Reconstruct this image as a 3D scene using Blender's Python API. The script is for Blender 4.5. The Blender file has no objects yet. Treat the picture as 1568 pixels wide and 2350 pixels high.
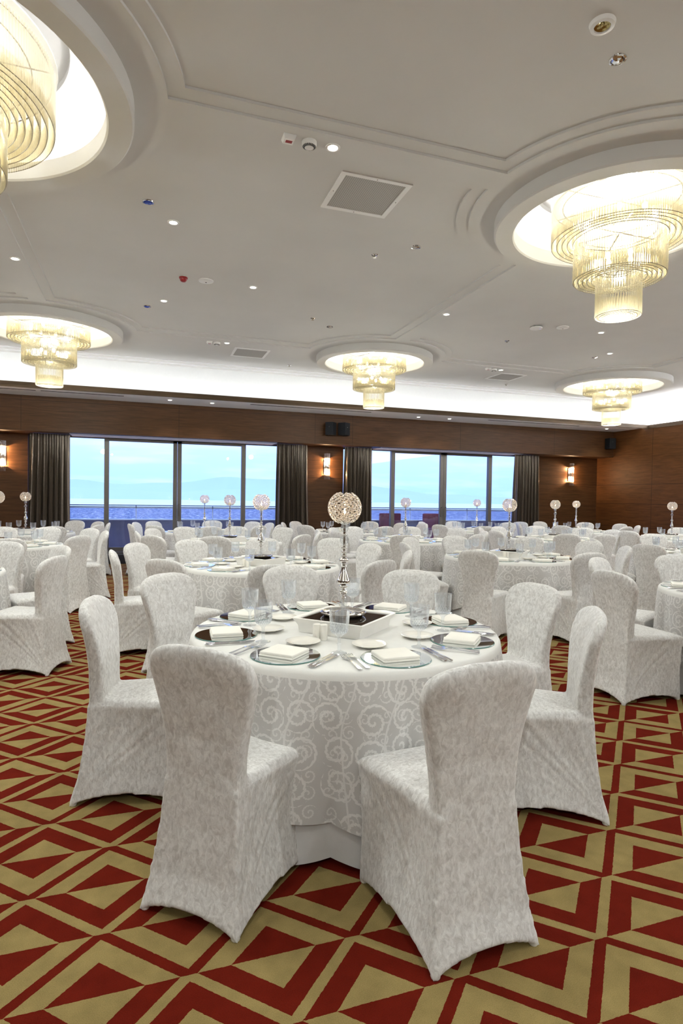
import bpy, bmesh, math, random
from mathutils import Vector, Matrix
random.seed(7)
PI = math.pi
C = bpy.context.scene.collection

# ------------------------------------------------------------------ camera
F = 1355.0; H = 1.40
YAW = math.radians(18.64); PIT = math.radians(1.29); ROL = 0.0151
fw = Vector((math.sin(YAW)*math.cos(PIT), math.cos(YAW)*math.cos(PIT), -math.sin(PIT)))
rt = Vector((math.cos(YAW), -math.sin(YAW), 0)); up = rt.cross(fw)
RT = rt*math.cos(ROL)+up*math.sin(ROL); UP = -rt*math.sin(ROL)+up*math.cos(ROL)
CAM = Vector((0, 0, H))
cd = bpy.data.cameras.new('camera'); cam = bpy.data.objects.new('camera', cd); C.objects.link(cam)
cd.sensor_fit = 'VERTICAL'; cd.sensor_height = 36; cd.lens = F/2350*36; cd.clip_end = 60000; cd.clip_start = .05
m = Matrix((RT, UP, -fw)).transposed().to_4x4(); m.translation = CAM; cam.matrix_world = m
bpy.context.scene.camera = cam
def ray(x, y): return fw+RT*((x-784)/F)-UP*((y-1175)/F)
def atz(x, y, z): d = ray(x, y); return CAM+d*((z-H)/d.z)
def aty(x, y, Y): d = ray(x, y); return CAM+d*(Y/d.y)

# ------------------------------------------------------------------ render look, world
vs = bpy.context.scene.view_settings
bpy.context.scene.display_settings.display_device = 'sRGB'
vs.view_transform = 'Standard'; vs.look = 'None'; vs.exposure = 0.13; vs.gamma = 1; vs.use_curve_mapping = False

CH_W = 48.0        # chandelier bulbs, watts
CH_WBIG = 75.0
BACK_W = 138.0      # chandeliers of the room behind the camera
SPOT_W = 64.0
COVE_W = 38.0
RING_E = 17.0
WARM = (.94, .985, .95)

world = bpy.data.worlds.new('world'); bpy.context.scene.world = world; world.use_nodes = True
wn = world.node_tree.nodes; wl = world.node_tree.links; wn.clear()
wo = wn.new('ShaderNodeOutputWorld'); wb = wn.new('ShaderNodeBackground')
wtc = wn.new('ShaderNodeTexCoord'); wsx = wn.new('ShaderNodeSeparateXYZ'); wcr = wn.new('ShaderNodeValToRGB')
wno = wn.new('ShaderNodeTexNoise'); wmp = wn.new('ShaderNodeMapping'); wmx = wn.new('ShaderNodeMix'); wmx.data_type = 'RGBA'
wl.new(wtc.outputs['Generated'], wsx.inputs[0]); wl.new(wsx.outputs['Z'], wcr.inputs[0])
wcr.color_ramp.elements[0].position = 0.0; wcr.color_ramp.elements[0].color = (.52, .93, 2.2, 1)
wcr.color_ramp.elements[1].position = .16; wcr.color_ramp.elements[1].color = (.86, 1.2, 2.4, 1)
wmp.inputs['Scale'].default_value = (3, 3, 22); wl.new(wtc.outputs['Generated'], wmp.inputs[0]); wl.new(wmp.outputs[0], wno.inputs['Vector'])
wno.inputs['Scale'].default_value = 2.2; wno.inputs['Detail'].default_value = 4
wr = wn.new('ShaderNodeValToRGB'); wr.color_ramp.elements[0].position = .48; wr.color_ramp.elements[1].position = .75
wr.color_ramp.elements[0].color = (0, 0, 0, 1); wr.color_ramp.elements[1].color = (.6, .6, .6, 1)
wl.new(wno.outputs['Fac'], wr.inputs[0]); wl.new(wr.outputs[0], wmx.inputs['Factor'])
wl.new(wcr.outputs[0], wmx.inputs[6]); wmx.inputs[7].default_value = (1.0, 1.25, 2.4, 1)
wl.new(wmx.outputs[2], wb.inputs[0]); wb.inputs[1].default_value = 1.05; wl.new(wb.outputs[0], wo.inputs[0])

def lamp(name, kind, loc, watts, col=WARM, **k):
    d = bpy.data.lights.new(name, kind); d.energy = watts; d.color = col
    for a, v in k.items(): setattr(d, a, v)
    o = bpy.data.objects.new(name, d); C.objects.link(o); o.location = loc
    return o
# cove LEDs hidden in the troughs behind the wooden lips
o = lamp('cove_light', 'AREA', (2.0, 11.30, 3.245), COVE_W*20, (.93, .96, 1.0), shape='RECTANGLE', size=19.5, size_y=.08)
o.rotation_euler = (PI-math.radians(25), 0, 0)
o = lamp('cove_light', 'AREA', (11.70, 2.5, 3.245), COVE_W*17, (.93, .96, 1.0), shape='RECTANGLE', size=.08, size_y=17)
o.rotation_euler = (0, PI+math.radians(25), 0)
for p in [(-1.3, -2.0), (3.8, -2.2), (8.9, -1.6), (8.9, 4.0), (-5.5, 4.0), (-5.5, 9.5)]:
    lamp('chandelier_light', 'POINT', (p[0], p[1], 3.2), BACK_W, WARM, shadow_soft_size=.035)
for p in [(.24, 2.2), (.24, 0), (2.3, .3), (1.2, -1.6), (4.9, 2.2), (6.2, .3), (-2.7, 2.2), (8.6, 6.9), (8.6, 4.0), (-2.7, 7.8), (-4, 5.5)]:
    lamp('spot_light', 'SPOT', (p[0], p[1], 3.83), SPOT_W, (.95, 1, .97), spot_size=math.radians(120), spot_blend=.8, shadow_soft_size=.06)

# ------------------------------------------------------------------ materials
def newmat(name):
    m = bpy.data.materials.new(name); m.use_nodes = True
    return m, m.node_tree.nodes, m.node_tree.links, m.node_tree.nodes['Principled BSDF']
def setp(b, **k):
    for a, v in k.items():
        n = a.replace('_', ' ')
        b.inputs[n].default_value = v
def simple(name, col, rough=.5, metal=0, noise=0, nscale=20, bump=0, bscale=200, **k):
    m, N, L, b = newmat(name); b.inputs['Base Color'].default_value = (*col, 1); b.inputs['Roughness'].default_value = rough
    b.inputs['Metallic'].default_value = metal
    for a, v in k.items(): b.inputs[a.replace('_', ' ')].default_value = v
    tc = N.new('ShaderNodeTexCoord')
    if noise:
        n = N.new('ShaderNodeTexNoise'); n.inputs['Scale'].default_value = nscale; n.inputs['Detail'].default_value = 4
        L.new(tc.outputs['Object'], n.inputs['Vector'])
        r = N.new('ShaderNodeValToRGB')
        r.color_ramp.elements[0].position = .3; r.color_ramp.elements[1].position = .7
        r.color_ramp.elements[0].color = (*[c*(1-noise) for c in col], 1); r.color_ramp.elements[1].color = (*[min(1, c*(1+noise)) for c in col], 1)
        L.new(n.outputs['Fac'], r.inputs[0]); L.new(r.outputs[0], b.inputs['Base Color'])
    if bump:
        n = N.new('ShaderNodeTexNoise'); n.inputs['Scale'].default_value = bscale; L.new(tc.outputs['Object'], n.inputs['Vector'])
        bp = N.new('ShaderNodeBump'); bp.inputs['Strength'].default_value = bump; bp.inputs['Distance'].default_value = .002
        L.new(n.outputs['Fac'], bp.inputs['Height']); L.new(bp.outputs[0], b.inputs['Normal'])
    return m
def mth(N, L, op, a, b=None, c=None):
    n = N.new('ShaderNodeMath'); n.operation = op
    for i, v in enumerate((a, b, c)):
        if v is None: continue
        if isinstance(v, (int, float)): n.inputs[i].default_value = v
        else: L.new(v, n.inputs[i])
    return n.outputs[0]
def emit(name, col, s):
    m = bpy.data.materials.new(name); m.use_nodes = True; N = m.node_tree.nodes; N.clear()
    e = N.new('ShaderNodeEmission'); o = N.new('ShaderNodeOutputMaterial'); e.inputs[0].default_value = (*col, 1); e.inputs[1].default_value = s
    m.node_tree.links.new(e.outputs[0], o.inputs[0]); return m

def carpet_mat():
    m, N, L, b = newmat('carpet_weave')
    g = N.new('ShaderNodeNewGeometry')
    nz = N.new('ShaderNodeTexNoise'); nz.inputs['Scale'].default_value = 90; nz.inputs['Detail'].default_value = 2; L.new(g.outputs['Position'], nz.inputs['Vector'])
    vm = N.new('ShaderNodeVectorMath'); vm.operation = 'SCALE'; vm.inputs['Scale'].default_value = .005
    vs_ = N.new('ShaderNodeVectorMath'); vs_.operation = 'SUBTRACT'; L.new(nz.outputs['Color'], vs_.inputs[0]); vs_.inputs[1].default_value = (.5, .5, .5)
    L.new(vs_.outputs[0], vm.inputs[0])
    va = N.new('ShaderNodeVectorMath'); L.new(g.outputs['Position'], va.inputs[0]); L.new(vm.outputs[0], va.inputs[1])
    s = N.new('ShaderNodeSeparateXYZ'); L.new(va.outputs[0], s.inputs[0])
    x = mth(N, L, 'DIVIDE', mth(N, L, 'SUBTRACT', s.outputs[0], .8995), .2535)
    y = mth(N, L, 'DIVIDE', mth(N, L, 'SUBTRACT', s.outputs[1], 1.4955), .2483)
    k = mth(N, L, 'FLOOR', y); v = mth(N, L, 'SUBTRACT', y, k)
    t = mth(N, L, 'MULTIPLY', mth(N, L, 'FRACT', mth(N, L, 'DIVIDE', mth(N, L, 'SUBTRACT', x, k), 2)), 2)
    d = mth(N, L, 'MINIMUM', t, mth(N, L, 'SUBTRACT', 2, t))
    e = mth(N, L, 'ABSOLUTE', mth(N, L, 'SUBTRACT', v, d))
    wide = mth(N, L, 'MULTIPLY', mth(N, L, 'GREATER_THAN', e, .095), mth(N, L, 'LESS_THAN', e, .48))
    odd = mth(N, L, 'GREATER_THAN', mth(N, L, 'FRACT', mth(N, L, 'MULTIPLY', k, .5)), .25)
    red = mth(N, L, 'ABSOLUTE', mth(N, L, 'SUBTRACT', wide, odd))
    n2 = N.new('ShaderNodeTexNoise'); n2.inputs['Scale'].default_value = 14; n2.inputs['Detail'].default_value = 6; L.new(g.outputs['Position'], n2.inputs['Vector'])
    n3 = N.new('ShaderNodeTexNoise'); n3.inputs['Scale'].default_value = 420; n3.inputs['Detail'].default_value = 2; L.new(g.outputs['Position'], n3.inputs['Vector'])
    mx = N.new('ShaderNodeMix'); mx.data_type = 'RGBA'; L.new(red, mx.inputs['Factor'])
    mx.inputs[6].default_value = (.255, .19, .075, 1); mx.inputs[7].default_value = (.112, .010, .005, 1)
    f = mth(N, L, 'ADD', mth(N, L, 'MULTIPLY', n2.outputs['Fac'], .55), mth(N, L, 'MULTIPLY', n3.outputs['Fac'], .9))
    mm = N.new('ShaderNodeVectorMath'); mm.operation = 'SCALE'; L.new(mx.outputs[2], mm.inputs[0]); L.new(mth(N, L, 'ADD', f, .28), mm.inputs['Scale'])
    L.new(mm.outputs[0], b.inputs['Base Color']); setp(b, Roughness=.95); b.inputs['Specular IOR Level'].default_value = .02
    bp = N.new('ShaderNodeBump'); bp.inputs['Strength'].default_value = .5; bp.inputs['Distance'].default_value = .004
    L.new(n3.outputs['Fac'], bp.inputs['Height']); L.new(bp.outputs[0], b.inputs['Normal'])
    return m
def velvet_mat():
    m, N, L, b = newmat('crushed_velvet')
    tc = N.new('ShaderNodeTexCoord'); oi = N.new('ShaderNodeObjectInfo')
    cm = N.new('ShaderNodeCombineXYZ'); r = mth(N, L, 'MULTIPLY', oi.outputs['Random'], 9.0)
    for i in range(3): L.new(r, cm.inputs[i])
    va = N.new('ShaderNodeVectorMath'); L.new(tc.outputs['Object'], va.inputs[0]); L.new(cm.outputs[0], va.inputs[1])
    vq = va; va = N.new('ShaderNodeMapping'); va.inputs['Scale'].default_value = (1, 1.3, .62); va.inputs['Rotation'].default_value = (.4, .5, 0); L.new(vq.outputs[0], va.inputs[0])
    n1 = N.new('ShaderNodeTexNoise'); n1.inputs['Scale'].default_value = 58; n1.inputs['Detail'].default_value = 8; n1.inputs['Roughness'].default_value = .66; n1.inputs['Distortion'].default_value = .8
    L.new(va.outputs[0], n1.inputs['Vector'])
    cr = N.new('ShaderNodeValToRGB'); cr.color_ramp.elements[0].position = .36; cr.color_ramp.elements[1].position = .62
    cr.color_ramp.elements[0].color = (.53, .51, .49, 1); cr.color_ramp.elements[1].color = (.79, .78, .765, 1)  # light and dark mottling puts the pile's sheen into the base colour
    L.new(n1.outputs['Fac'], cr.inputs[0]); L.new(cr.outputs[0], b.inputs['Base Color'])
    b.inputs['Roughness'].default_value = .75; b.inputs['Sheen Weight'].default_value = .5; b.inputs['Sheen Roughness'].default_value = .35
    b.inputs['Sheen Tint'].default_value = (1, .98, .96, 1); b.inputs['Specular IOR Level'].default_value = .25
    bp = N.new('ShaderNodeBump'); bp.inputs['Strength'].default_value = .5; bp.inputs['Distance'].default_value = .004
    L.new(n1.outputs['Fac'], bp.inputs['Height']); L.new(bp.outputs[0], b.inputs['Normal'])
    return m
def damask_mat():
    m, N, L, b = newmat('damask_cloth')
    uv = N.new('ShaderNodeUVMap'); uv.uv_map = 'UVMap'
    def scroll(scale, pitch, rad, off, seedw):
        mp = N.new('ShaderNodeMapping'); mp.inputs['Scale'].default_value = (scale, scale, 1); mp.inputs['Location'].default_value = (off, off*.7, 0); L.new(uv.outputs[0], mp.inputs[0])
        vo = N.new('ShaderNodeTexVoronoi'); vo.voronoi_dimensions = '2D'; vo.inputs['Randomness'].default_value = .45; vo.inputs['Scale'].default_value = 1.0; L.new(mp.outputs[0], vo.inputs['Vector'])
        sb = N.new('ShaderNodeVectorMath'); sb.operation = 'SUBTRACT'; L.new(mp.outputs[0], sb.inputs[0]); L.new(vo.outputs['Position'], sb.inputs[1])
        sx = N.new('ShaderNodeSeparateXYZ'); L.new(sb.outputs[0], sx.inputs[0]); cx = N.new('ShaderNodeSeparateXYZ'); L.new(vo.outputs['Color'], cx.inputs[0])
        hand = mth(N, L, 'SUBTRACT', mth(N, L, 'MULTIPLY', mth(N, L, 'GREATER_THAN', cx.outputs[0], .5), 2), 1)
        th = mth(N, L, 'DIVIDE', mth(N, L, 'ARCTAN2', sx.outputs[1], mth(N, L, 'MULTIPLY', sx.outputs[0], hand)), 2*PI)
        r = vo.outputs['Distance']
        sp = mth(N, L, 'FRACT', mth(N, L, 'ADD', mth(N, L, 'ADD', th, cx.outputs[1]), mth(N, L, 'DIVIDE', r, pitch)))
        frn = mth(N, L, 'MULTIPLY', mth(N, L, 'ABSOLUTE', mth(N, L, 'SINE', mth(N, L, 'ADD', mth(N, L, 'MULTIPLY', th, 2*PI*8), mth(N, L, 'MULTIPLY', r, 30)))), .13)
        band = mth(N, L, 'LESS_THAN', mth(N, L, 'ABSOLUTE', mth(N, L, 'SUBTRACT', sp, .5)), mth(N, L, 'ADD', frn, .065))
        return mth(N, L, 'MULTIPLY', band, mth(N, L, 'LESS_THAN', r, rad))
    a = scroll(7.4, .25, .50, .0, 0); c = scroll(13.5, .27, .38, 3.3, 1)
    st = N.new('ShaderNodeTexWave'); st.inputs['Scale'].default_value = 1.3; st.inputs['Distortion'].default_value = 9; st.inputs['Detail'].default_value = 1.2; st.inputs['Detail Scale'].default_value = 1.1
    L.new(uv.outputs[0], st.inputs['Vector'])
    vine = mth(N, L, 'GREATER_THAN', st.outputs['Fac'], .996)
    mask = mth(N, L, 'MAXIMUM', a, mth(N, L, 'MAXIMUM', mth(N, L, 'MULTIPLY', c, .8), mth(N, L, 'MULTIPLY', vine, .8)))
    mx = N.new('ShaderNodeMix'); mx.data_type = 'RGBA'; L.new(mask, mx.inputs['Factor'])
    mx.inputs[6].default_value = (.52, .505, .49, 1); mx.inputs[7].default_value = (.72, .705, .685, 1)
    L.new(mx.outputs[2], b.inputs['Base Color'])
    L.new(mth(N, L, 'SUBTRACT', .62, mth(N, L, 'MULTIPLY', mask, .25)), b.inputs['Roughness'])
    b.inputs['Sheen Weight'].default_value = .25
    return m
def wood_mat(name, base=(.066, .028, .010), axis=0, seams=(), sax=0, hseams=(), width=.004):
    m, N, L, b = newmat(name)
    g = N.new('ShaderNodeNewGeometry'); mp = N.new('ShaderNodeMapping'); L.new(g.outputs['Position'], mp.inputs[0])
    mp.inputs['Scale'].default_value = (.9, 2.5, 16) if axis == 0 else (2.5, .9, 16)
    n = N.new('ShaderNodeTexNoise'); n.inputs['Scale'].default_value = 2.6; n.inputs['Detail'].default_value = 8; n.inputs['Roughness'].default_value = .62; n.inputs['Distortion'].default_value = .6
    L.new(mp.outputs[0], n.inputs['Vector'])
    cr = N.new('ShaderNodeValToRGB'); cr.color_ramp.elements[0].position = .3; cr.color_ramp.elements[1].position = .72
    cr.color_ramp.elements[0].color = (*[c*.62 for c in base], 1); cr.color_ramp.elements[1].color = (*[c*1.35 for c in base], 1)
    L.new(n.outputs['Fac'], cr.inputs[0])
    s = N.new('ShaderNodeSeparateXYZ'); L.new(g.outputs['Position'], s.inputs[0])
    acc = None
    for v, ch in [(q, sax) for q in seams]+[(q, 2) for q in hseams]:
        q = mth(N, L, 'LESS_THAN', mth(N, L, 'ABSOLUTE', mth(N, L, 'SUBTRACT', s.outputs[ch], v)), width)
        acc = q if acc is None else mth(N, L, 'MAXIMUM', acc, q)
    if acc is not None:
        mx = N.new('ShaderNodeMix'); mx.data_type = 'RGBA'; L.new(acc, mx.inputs['Factor']); L.new(cr.outputs[0], mx.inputs[6]); mx.inputs[7].default_value = (.02, .008, .004, 1)
        L.new(mx.outputs[2], b.inputs['Base Color'])
    else: L.new(cr.outputs[0], b.inputs['Base Color'])
    b.inputs['Roughness'].default_value = .45; b.inputs['Specular IOR Level'].default_value = .17
    return m
def thin_glass(name, tint=(1, 1, 1), edge=.5, base=.05, white=(.9, .93, .97), wfac=.0, rough=.03, blend=.35):
    m = bpy.data.materials.new(name); m.use_nodes = True; N = m.node_tree.nodes; L = m.node_tree.links; N.clear()
    o = N.new('ShaderNodeOutputMaterial'); t = N.new('ShaderNodeBsdfTransparent'); t.inputs[0].default_value = (*tint, 1)
    g = N.new('ShaderNodeBsdfGlossy'); g.inputs['Roughness'].default_value = rough; g.inputs[0].default_value = (1, 1, 1, 1)
    lw = N.new('ShaderNodeLayerWeight'); lw.inputs[0].default_value = blend
    f = mth(N, L, 'MULTIPLY_ADD', lw.outputs['Facing'], edge, base)
    mx = N.new('ShaderNodeMixShader'); L.new(f, mx.inputs[0]); L.new(t.outputs[0], mx.inputs[1]); L.new(g.outputs[0], mx.inputs[2])
    last = mx
    if wfac:
        d = N.new('ShaderNodeBsdfDiffuse'); d.inputs[0].default_value = (*white, 1)
        tr = N.new('ShaderNodeBsdfTranslucent'); tr.inputs[0].default_value = (*white, 1)
        a = N.new('ShaderNodeMixShader'); a.inputs[0].default_value = .5; L.new(d.outputs[0], a.inputs[1]); L.new(tr.outputs[0], a.inputs[2])
        m2 = N.new('ShaderNodeMixShader'); L.new(mth(N, L, 'MULTIPLY_ADD', lw.outputs['Facing'], wfac, wfac*.35), m2.inputs[0]); L.new(mx.outputs[0], m2.inputs[1]); L.new(a.outputs[0], m2.inputs[2]); last = m2
    L.new(last.outputs[0], o.inputs[0]); return m

M = {}
M['carpet'] = carpet_mat(); M['velvet'] = velvet_mat(); M['damask'] = damask_mat()
M['plaster'] = simple('ceiling_plaster', (.62, .605, .585), .9, noise=.025, nscale=1.4)
M['cove'] = simple('cove_plaster', (.85, .85, .85), .9, noise=.01)
M['cloth_top'] = simple('plain_linen', (.74, .73, .70), .8, noise=.02, bump=.2, bscale=300)
M['linen'] = simple('underlay_linen', (.60, .59, .58), .85, noise=.03, bump=.2, bscale=300)
M['napkin'] = simple('napkin_linen', (.84, .81, .74), .85, noise=.02, bump=.3, bscale=260)
M['wood_wall'] = wood_mat('wood_panel_window_wall', axis=0, seams=(), hseams=(.72, 1.30, 1.86))
M['wood_val'] = wood_mat('wood_panel_valance', axis=0, sax=0, seams=[aty(x, 960, 12.28).x for x in (48, 411, 724, 810, 1058, 1274)], hseams=(3.15,))
M['wood_right'] = wood_mat('wood_panel_side_wall', base=(.085, .033, .010), axis=1, sax=1, seams=(11.04, 8.5, 6.0, 3.5), hseams=(1.38, 1.86, .8), width=.005)
M['wood_lip'] = wood_mat('wood_lip', base=(.080, .052, .031))
M['soffit'] = simple('soffit_paint', (.80, .79, .81), .6, noise=.03, nscale=3)
M['mirror'] = simple('mirror_glass', (.80, .83, .83), .02, metal=1)
M['mirroredge'] = simple('mirror_edge', (.10, .22, .20), .15)
M['steel'] = simple('polished_steel', (.74, .74, .76), .13, metal=1, noise=.04)
M['silver'] = simple('silver_plate', (.86, .85, .83), .07, metal=1)
M['china'] = simple('bone_china', (.85, .82, .75), .12, noise=.01)
M['ceramic'] = simple('tray_lacquer', (.86, .84, .80), .3, noise=.015)
M['blackglass'] = simple('black_mirror', (.022, .016, .012), .04, noise=.1)
M['goblet'] = thin_glass('cut_glass', (.97, .985, 1), edge=.45, base=.04, wfac=.10, white=(.98, .98, .97), blend=.4)
M['crystal'] = thin_glass('crystal_bead', (.93, .92, .92), edge=.5, base=.20, wfac=.75, white=(.95, .90, .84), rough=.08, blend=.4)
M['window_glass'] = thin_glass('window_glass', (.97, .985, 1), edge=.12, base=.035, blend=.5, rough=.0)
M['rodglass'] = thin_glass('champagne_glass_rod', (.945, .915, .825), edge=.34, base=.09, wfac=.18, white=(.85, .80, .66), rough=.10)
M['alu'] = simple('bronze_anodised_frame', (.13, .115, .10), .42, metal=.55, noise=.05)
M['black'] = simple('black_plastic', (.008, .009, .011), .6, noise=.1, Specular_IOR_Level=.2)
M['plinth'] = simple('dark_stone', (.018, .018, .022), .35, noise=.2)
M['white_pl'] = simple('white_plastic', (.78, .77, .75), .4, noise=.01)
M['whitefoot'] = simple('white_glide', (.75, .73, .68), .5, noise=.02)
M['redpl'] = simple('red_plastic', (.28, .012, .014), .3, noise=.05)
M['bluegl'] = simple('blue_filter_glass', (.03, .07, .42), .12, noise=.1)
M['mesh'] = simple('perforated_metal', (.30, .29, .27), .6, noise=.05)
M['chrome'] = simple('chrome', (.7, .7, .7), .1, metal=1)
M['bulb'] = emit('lamp_glow', (1, .93, .74), 26)
M['flame'] = emit('candle_flame', (1, .62, .25), 40)
M['led'] = emit('led_strip', (1, .985, .95), RING_E)
M['tube'] = emit('sconce_lamp', (1, .80, .55), 16)
M['bluedot'] = emit('status_led', (.2, .25, 1), 3)
def curtain_mat():
    m = simple('satin_curtain', (.125, .098, .074), .30, metal=.45, noise=.12, nscale=40); return m
M['curtain'] = curtain_mat()
def perf_mat():
    m, N, L, b = newmat('perforated_grille'); tc = N.new('ShaderNodeTexCoord'); vo = N.new('ShaderNodeTexVoronoi')
    vo.inputs['Randomness'].default_value = 0; vo.inputs['Scale'].default_value = 62; L.new(tc.outputs['Object'], vo.inputs['Vector'])
    cr = N.new('ShaderNodeValToRGB'); cr.color_ramp.elements[0].position = .32; cr.color_ramp.elements[1].position = .42
    cr.color_ramp.elements[0].color = (.05, .048, .04, 1); cr.color_ramp.elements[1].color = (.42, .40, .37, 1)
    L.new(vo.outputs['Distance'], cr.inputs[0]); L.new(cr.outputs[0], b.inputs['Base Color']); b.inputs['Roughness'].default_value = .6
    return m
M['grille'] = perf_mat()

# ------------------------------------------------------------------ mesh helpers
class MB:
    def __init__(s): s.v = []; s.f = []; s.m = []; s.mi = 0
    def add(s, vs, fs):
        o = len(s.v); s.v += [tuple(p) for p in vs]
        for f in fs: s.f.append(tuple(i+o for i in f)); s.m.append(s.mi)
        return s
    def box(s, x0, x1, y0, y1, z0, z1):
        return s.add([(x, y, z) for z in (z0, z1) for y in (y0, y1) for x in (x0, x1)],
                     [(0, 2, 3, 1), (4, 5, 7, 6), (0, 1, 5, 4), (2, 6, 7, 3), (0, 4, 6, 2), (1, 3, 7, 5)])
    def rbox(s, x0, x1, y0, y1, z0, z1, r, seg=2):
        b = bmesh.new(); bmesh.ops.create_cube(b, size=1)
        for v in b.verts: v.co = Vector(((x0+x1)/2+v.co.x*(x1-x0), (y0+y1)/2+v.co.y*(y1-y0), (z0+z1)/2+v.co.z*(z1-z0)))
        bmesh.ops.bevel(b, geom=b.edges[:]+b.verts[:], offset=r, segments=seg, profile=.5, affect='EDGES')
        b.verts.index_update(); s.add([v.co[:] for v in b.verts], [[v.index for v in f.verts] for f in b.faces]); b.free(); return s
    def rings(s, R, cap0=True, cap1=True, closed=True):
        n = len(R[0]); o = len(s.v); vs = [p for r in R for p in r]; fs = []
        for i in range(len(R)-1):
            for j in range(n if closed else n-1):
                k = (j+1) % n; fs.append((i*n+j, i*n+k, (i+1)*n+k, (i+1)*n+j))
        if cap0: fs.append(tuple(range(n-1, -1, -1)))
        if cap1: fs.append(tuple(range((len(R)-1)*n, len(R)*n)))
        return s.add(vs, fs)
    def lathe(s, prof, n=24, c=(0, 0, 0), cap0=True, cap1=True, flute=0, fn=12, fz=None):
        R = []
        for r, z in prof:
            ring = []
            for j in range(n):
                a = 2*PI*j/n; rr = r
                if flute and (fz is None or fz[0] <= z <= fz[1]): rr = r*(1+flute*math.cos(fn*a))
                ring.append((c[0]+rr*math.cos(a), c[1]+rr*math.sin(a), c[2]+z))
            R.append(ring)
        return s.rings(R, cap0, cap1)
    def tube(s, p0, p1, r, n=6, r1=None, caps=True):
        p0 = Vector(p0); p1 = Vector(p1); d = (p1-p0).normalized(); a = d.orthogonal().normalized(); b = d.cross(a); r1 = r if r1 is None else r1
        R = [[tuple(p+a*(q*math.cos(2*PI*j/n))+b*(q*math.sin(2*PI*j/n))) for j in range(n)] for p, q in ((p0, r), (p1, r1))]
        return s.rings(R, caps, caps)
    def ball(s, c, r, n=12, k=6, sz=1):
        R = []
        for i in range(1, k):
            a = PI*i/k; R.append([(c[0]+r*math.sin(a)*math.cos(2*PI*j/n), c[1]+r*math.sin(a)*math.sin(2*PI*j/n), c[2]-sz*r*math.cos(a)) for j in range(n)])
        return s.rings(R)
    def mesh(s, name, mats, smooth=None):
        me = bpy.data.meshes.new(name); me.from_pydata(s.v, [], s.f); 
        for mm in (mats if isinstance(mats, (list, tuple)) else [mats]): me.materials.append(mm)
        if len(me.materials) > 1: me.polygons.foreach_set('material_index', s.m)
        if smooth is not None:
            me.polygons.foreach_set('use_smooth', [True]*len(me.polygons)); me.set_sharp_from_angle(angle=math.radians(smooth))
        me.validate(); me.update(); return me
def link(name, me, parent=None, loc=(0, 0, 0), rz=0):
    o = bpy.data.objects.new(name, me); C.objects.link(o); o.location = loc; o.rotation_euler = (0, 0, rz)
    if parent: o.parent = parent
    return o
def tag(o, label, cat, group=None, kind=None):
    o['label'] = label; o['category'] = cat
    if group: o['group'] = group
    if kind: o['kind'] = kind
    return o
def struct(name, mb, mat, smooth=None, parent=None):
    o = link(name, mb.mesh(name, mat, smooth), parent)
    if not parent: o['kind'] = 'structure'
    return o
def empty(name, loc=(0, 0, 0), rz=0): return link(name, None, None, loc, rz)
def dup(root, loc, rz=None):
    r = root.copy(); C.objects.link(r); r.location = loc
    if rz is not None: r.rotation_euler = (0, 0, rz)
    for ch in list(root.children):
        c = ch.copy(); C.objects.link(c); c.parent = r
        for g in list(ch.children):
            d = g.copy(); C.objects.link(d); d.parent = c
    return r

# ------------------------------------------------------------------ room shell
XL, XR, YB = -7.5, 11.554, -6.0
YW, YV, YLIP = 12.85, 12.28, 11.163
ZC = 3.85
struct('floor', MB().box(XL, XR+.3, YB, 12.9, -.1, 0), M['carpet'])
# window wall: piers, head
O1 = (-2.12, 3.50); O2 = (4.35, 9.69); ZB = 2.575
for i, (a, b_) in enumerate([(XL, O1[0]), (O1[1], O2[0]), (O2[1], XR)]):
    struct('wall_pier', MB().box(a, b_, YW, YW+.3, 0, ZB), M['wood_wall'])
struct('wall_head', MB().box(XL, XR, YV, 13.15, ZB, 3.235), M['wood_val'])
struct('wall_right', MB().box(XR, XR+.06, YB, 13.15, 0, 3.20), M['wood_right'])
struct('wall_right_upper', MB().box(XR, XR+.06, YLIP+.03, 13.15, 3.19, 3.27), M['wood_right'])
struct('wall_left', MB().box(XL-.1, XL, YB, 13.15, 0, 4.1), M['wood_wall'])
struct('wall_back', MB().box(XL, XR+.6, YB-.1, YB, 0, 4.1), M['wood_wall'])
for O in (O1, O2):
    struct('baseboard_window', MB().rbox(O[0], O[1], YW-.02, YW+.45, 0, .19, .006), M['plinth'])
# soffit with air slots, wooden lips, cove faces
sf = MB().box(XL, XR, YLIP+.02, YV, 3.23, 3.26)
struct('ceiling_soffit', sf, M['soffit'])
k = MB()
for x0, x1 in [(-7, -1.8), (-1.72, -.34), (2.0, 4.55), (7.4, 9.9)]: k.box(x0, x1, 11.62, 11.66, 3.226, 3.232)
struct('trim_air_slot', k, M['black'])
def lip_prof(): return [(0, 0), (.0, .075), (.012, .092), (.03, .095), (.045, .085), (.045, 0)]
k = MB(); P = lip_prof()
k.rings([[(x, YLIP+q[0], 3.195+q[1]) for q in P] for x in (XL, XR+.04)])
struct('trim_cove_window', k, M['wood_lip'], 40)
k = MB(); k.rings([[(XR-.012+q[0], y, 3.195+q[1]) for q in P][::-1] for y in (YB, YLIP+.045)])
struct('trim_cove_side', k, M['wood_lip'], 40)
k = MB().box(XL, 12.02, 11.6, 11.66, 3.26, ZC+.02); k.box(XR+.02, 12.02, YB, 11.66, 3.17, 3.20); k.box(12.0, 12.06, YB, 11.66, 3.18, ZC+.02)
k.box(XL, XR+.4, 11.58, 11.6, 3.255, 3.27)
struct('wall_cove', k, M['cove'])

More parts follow.
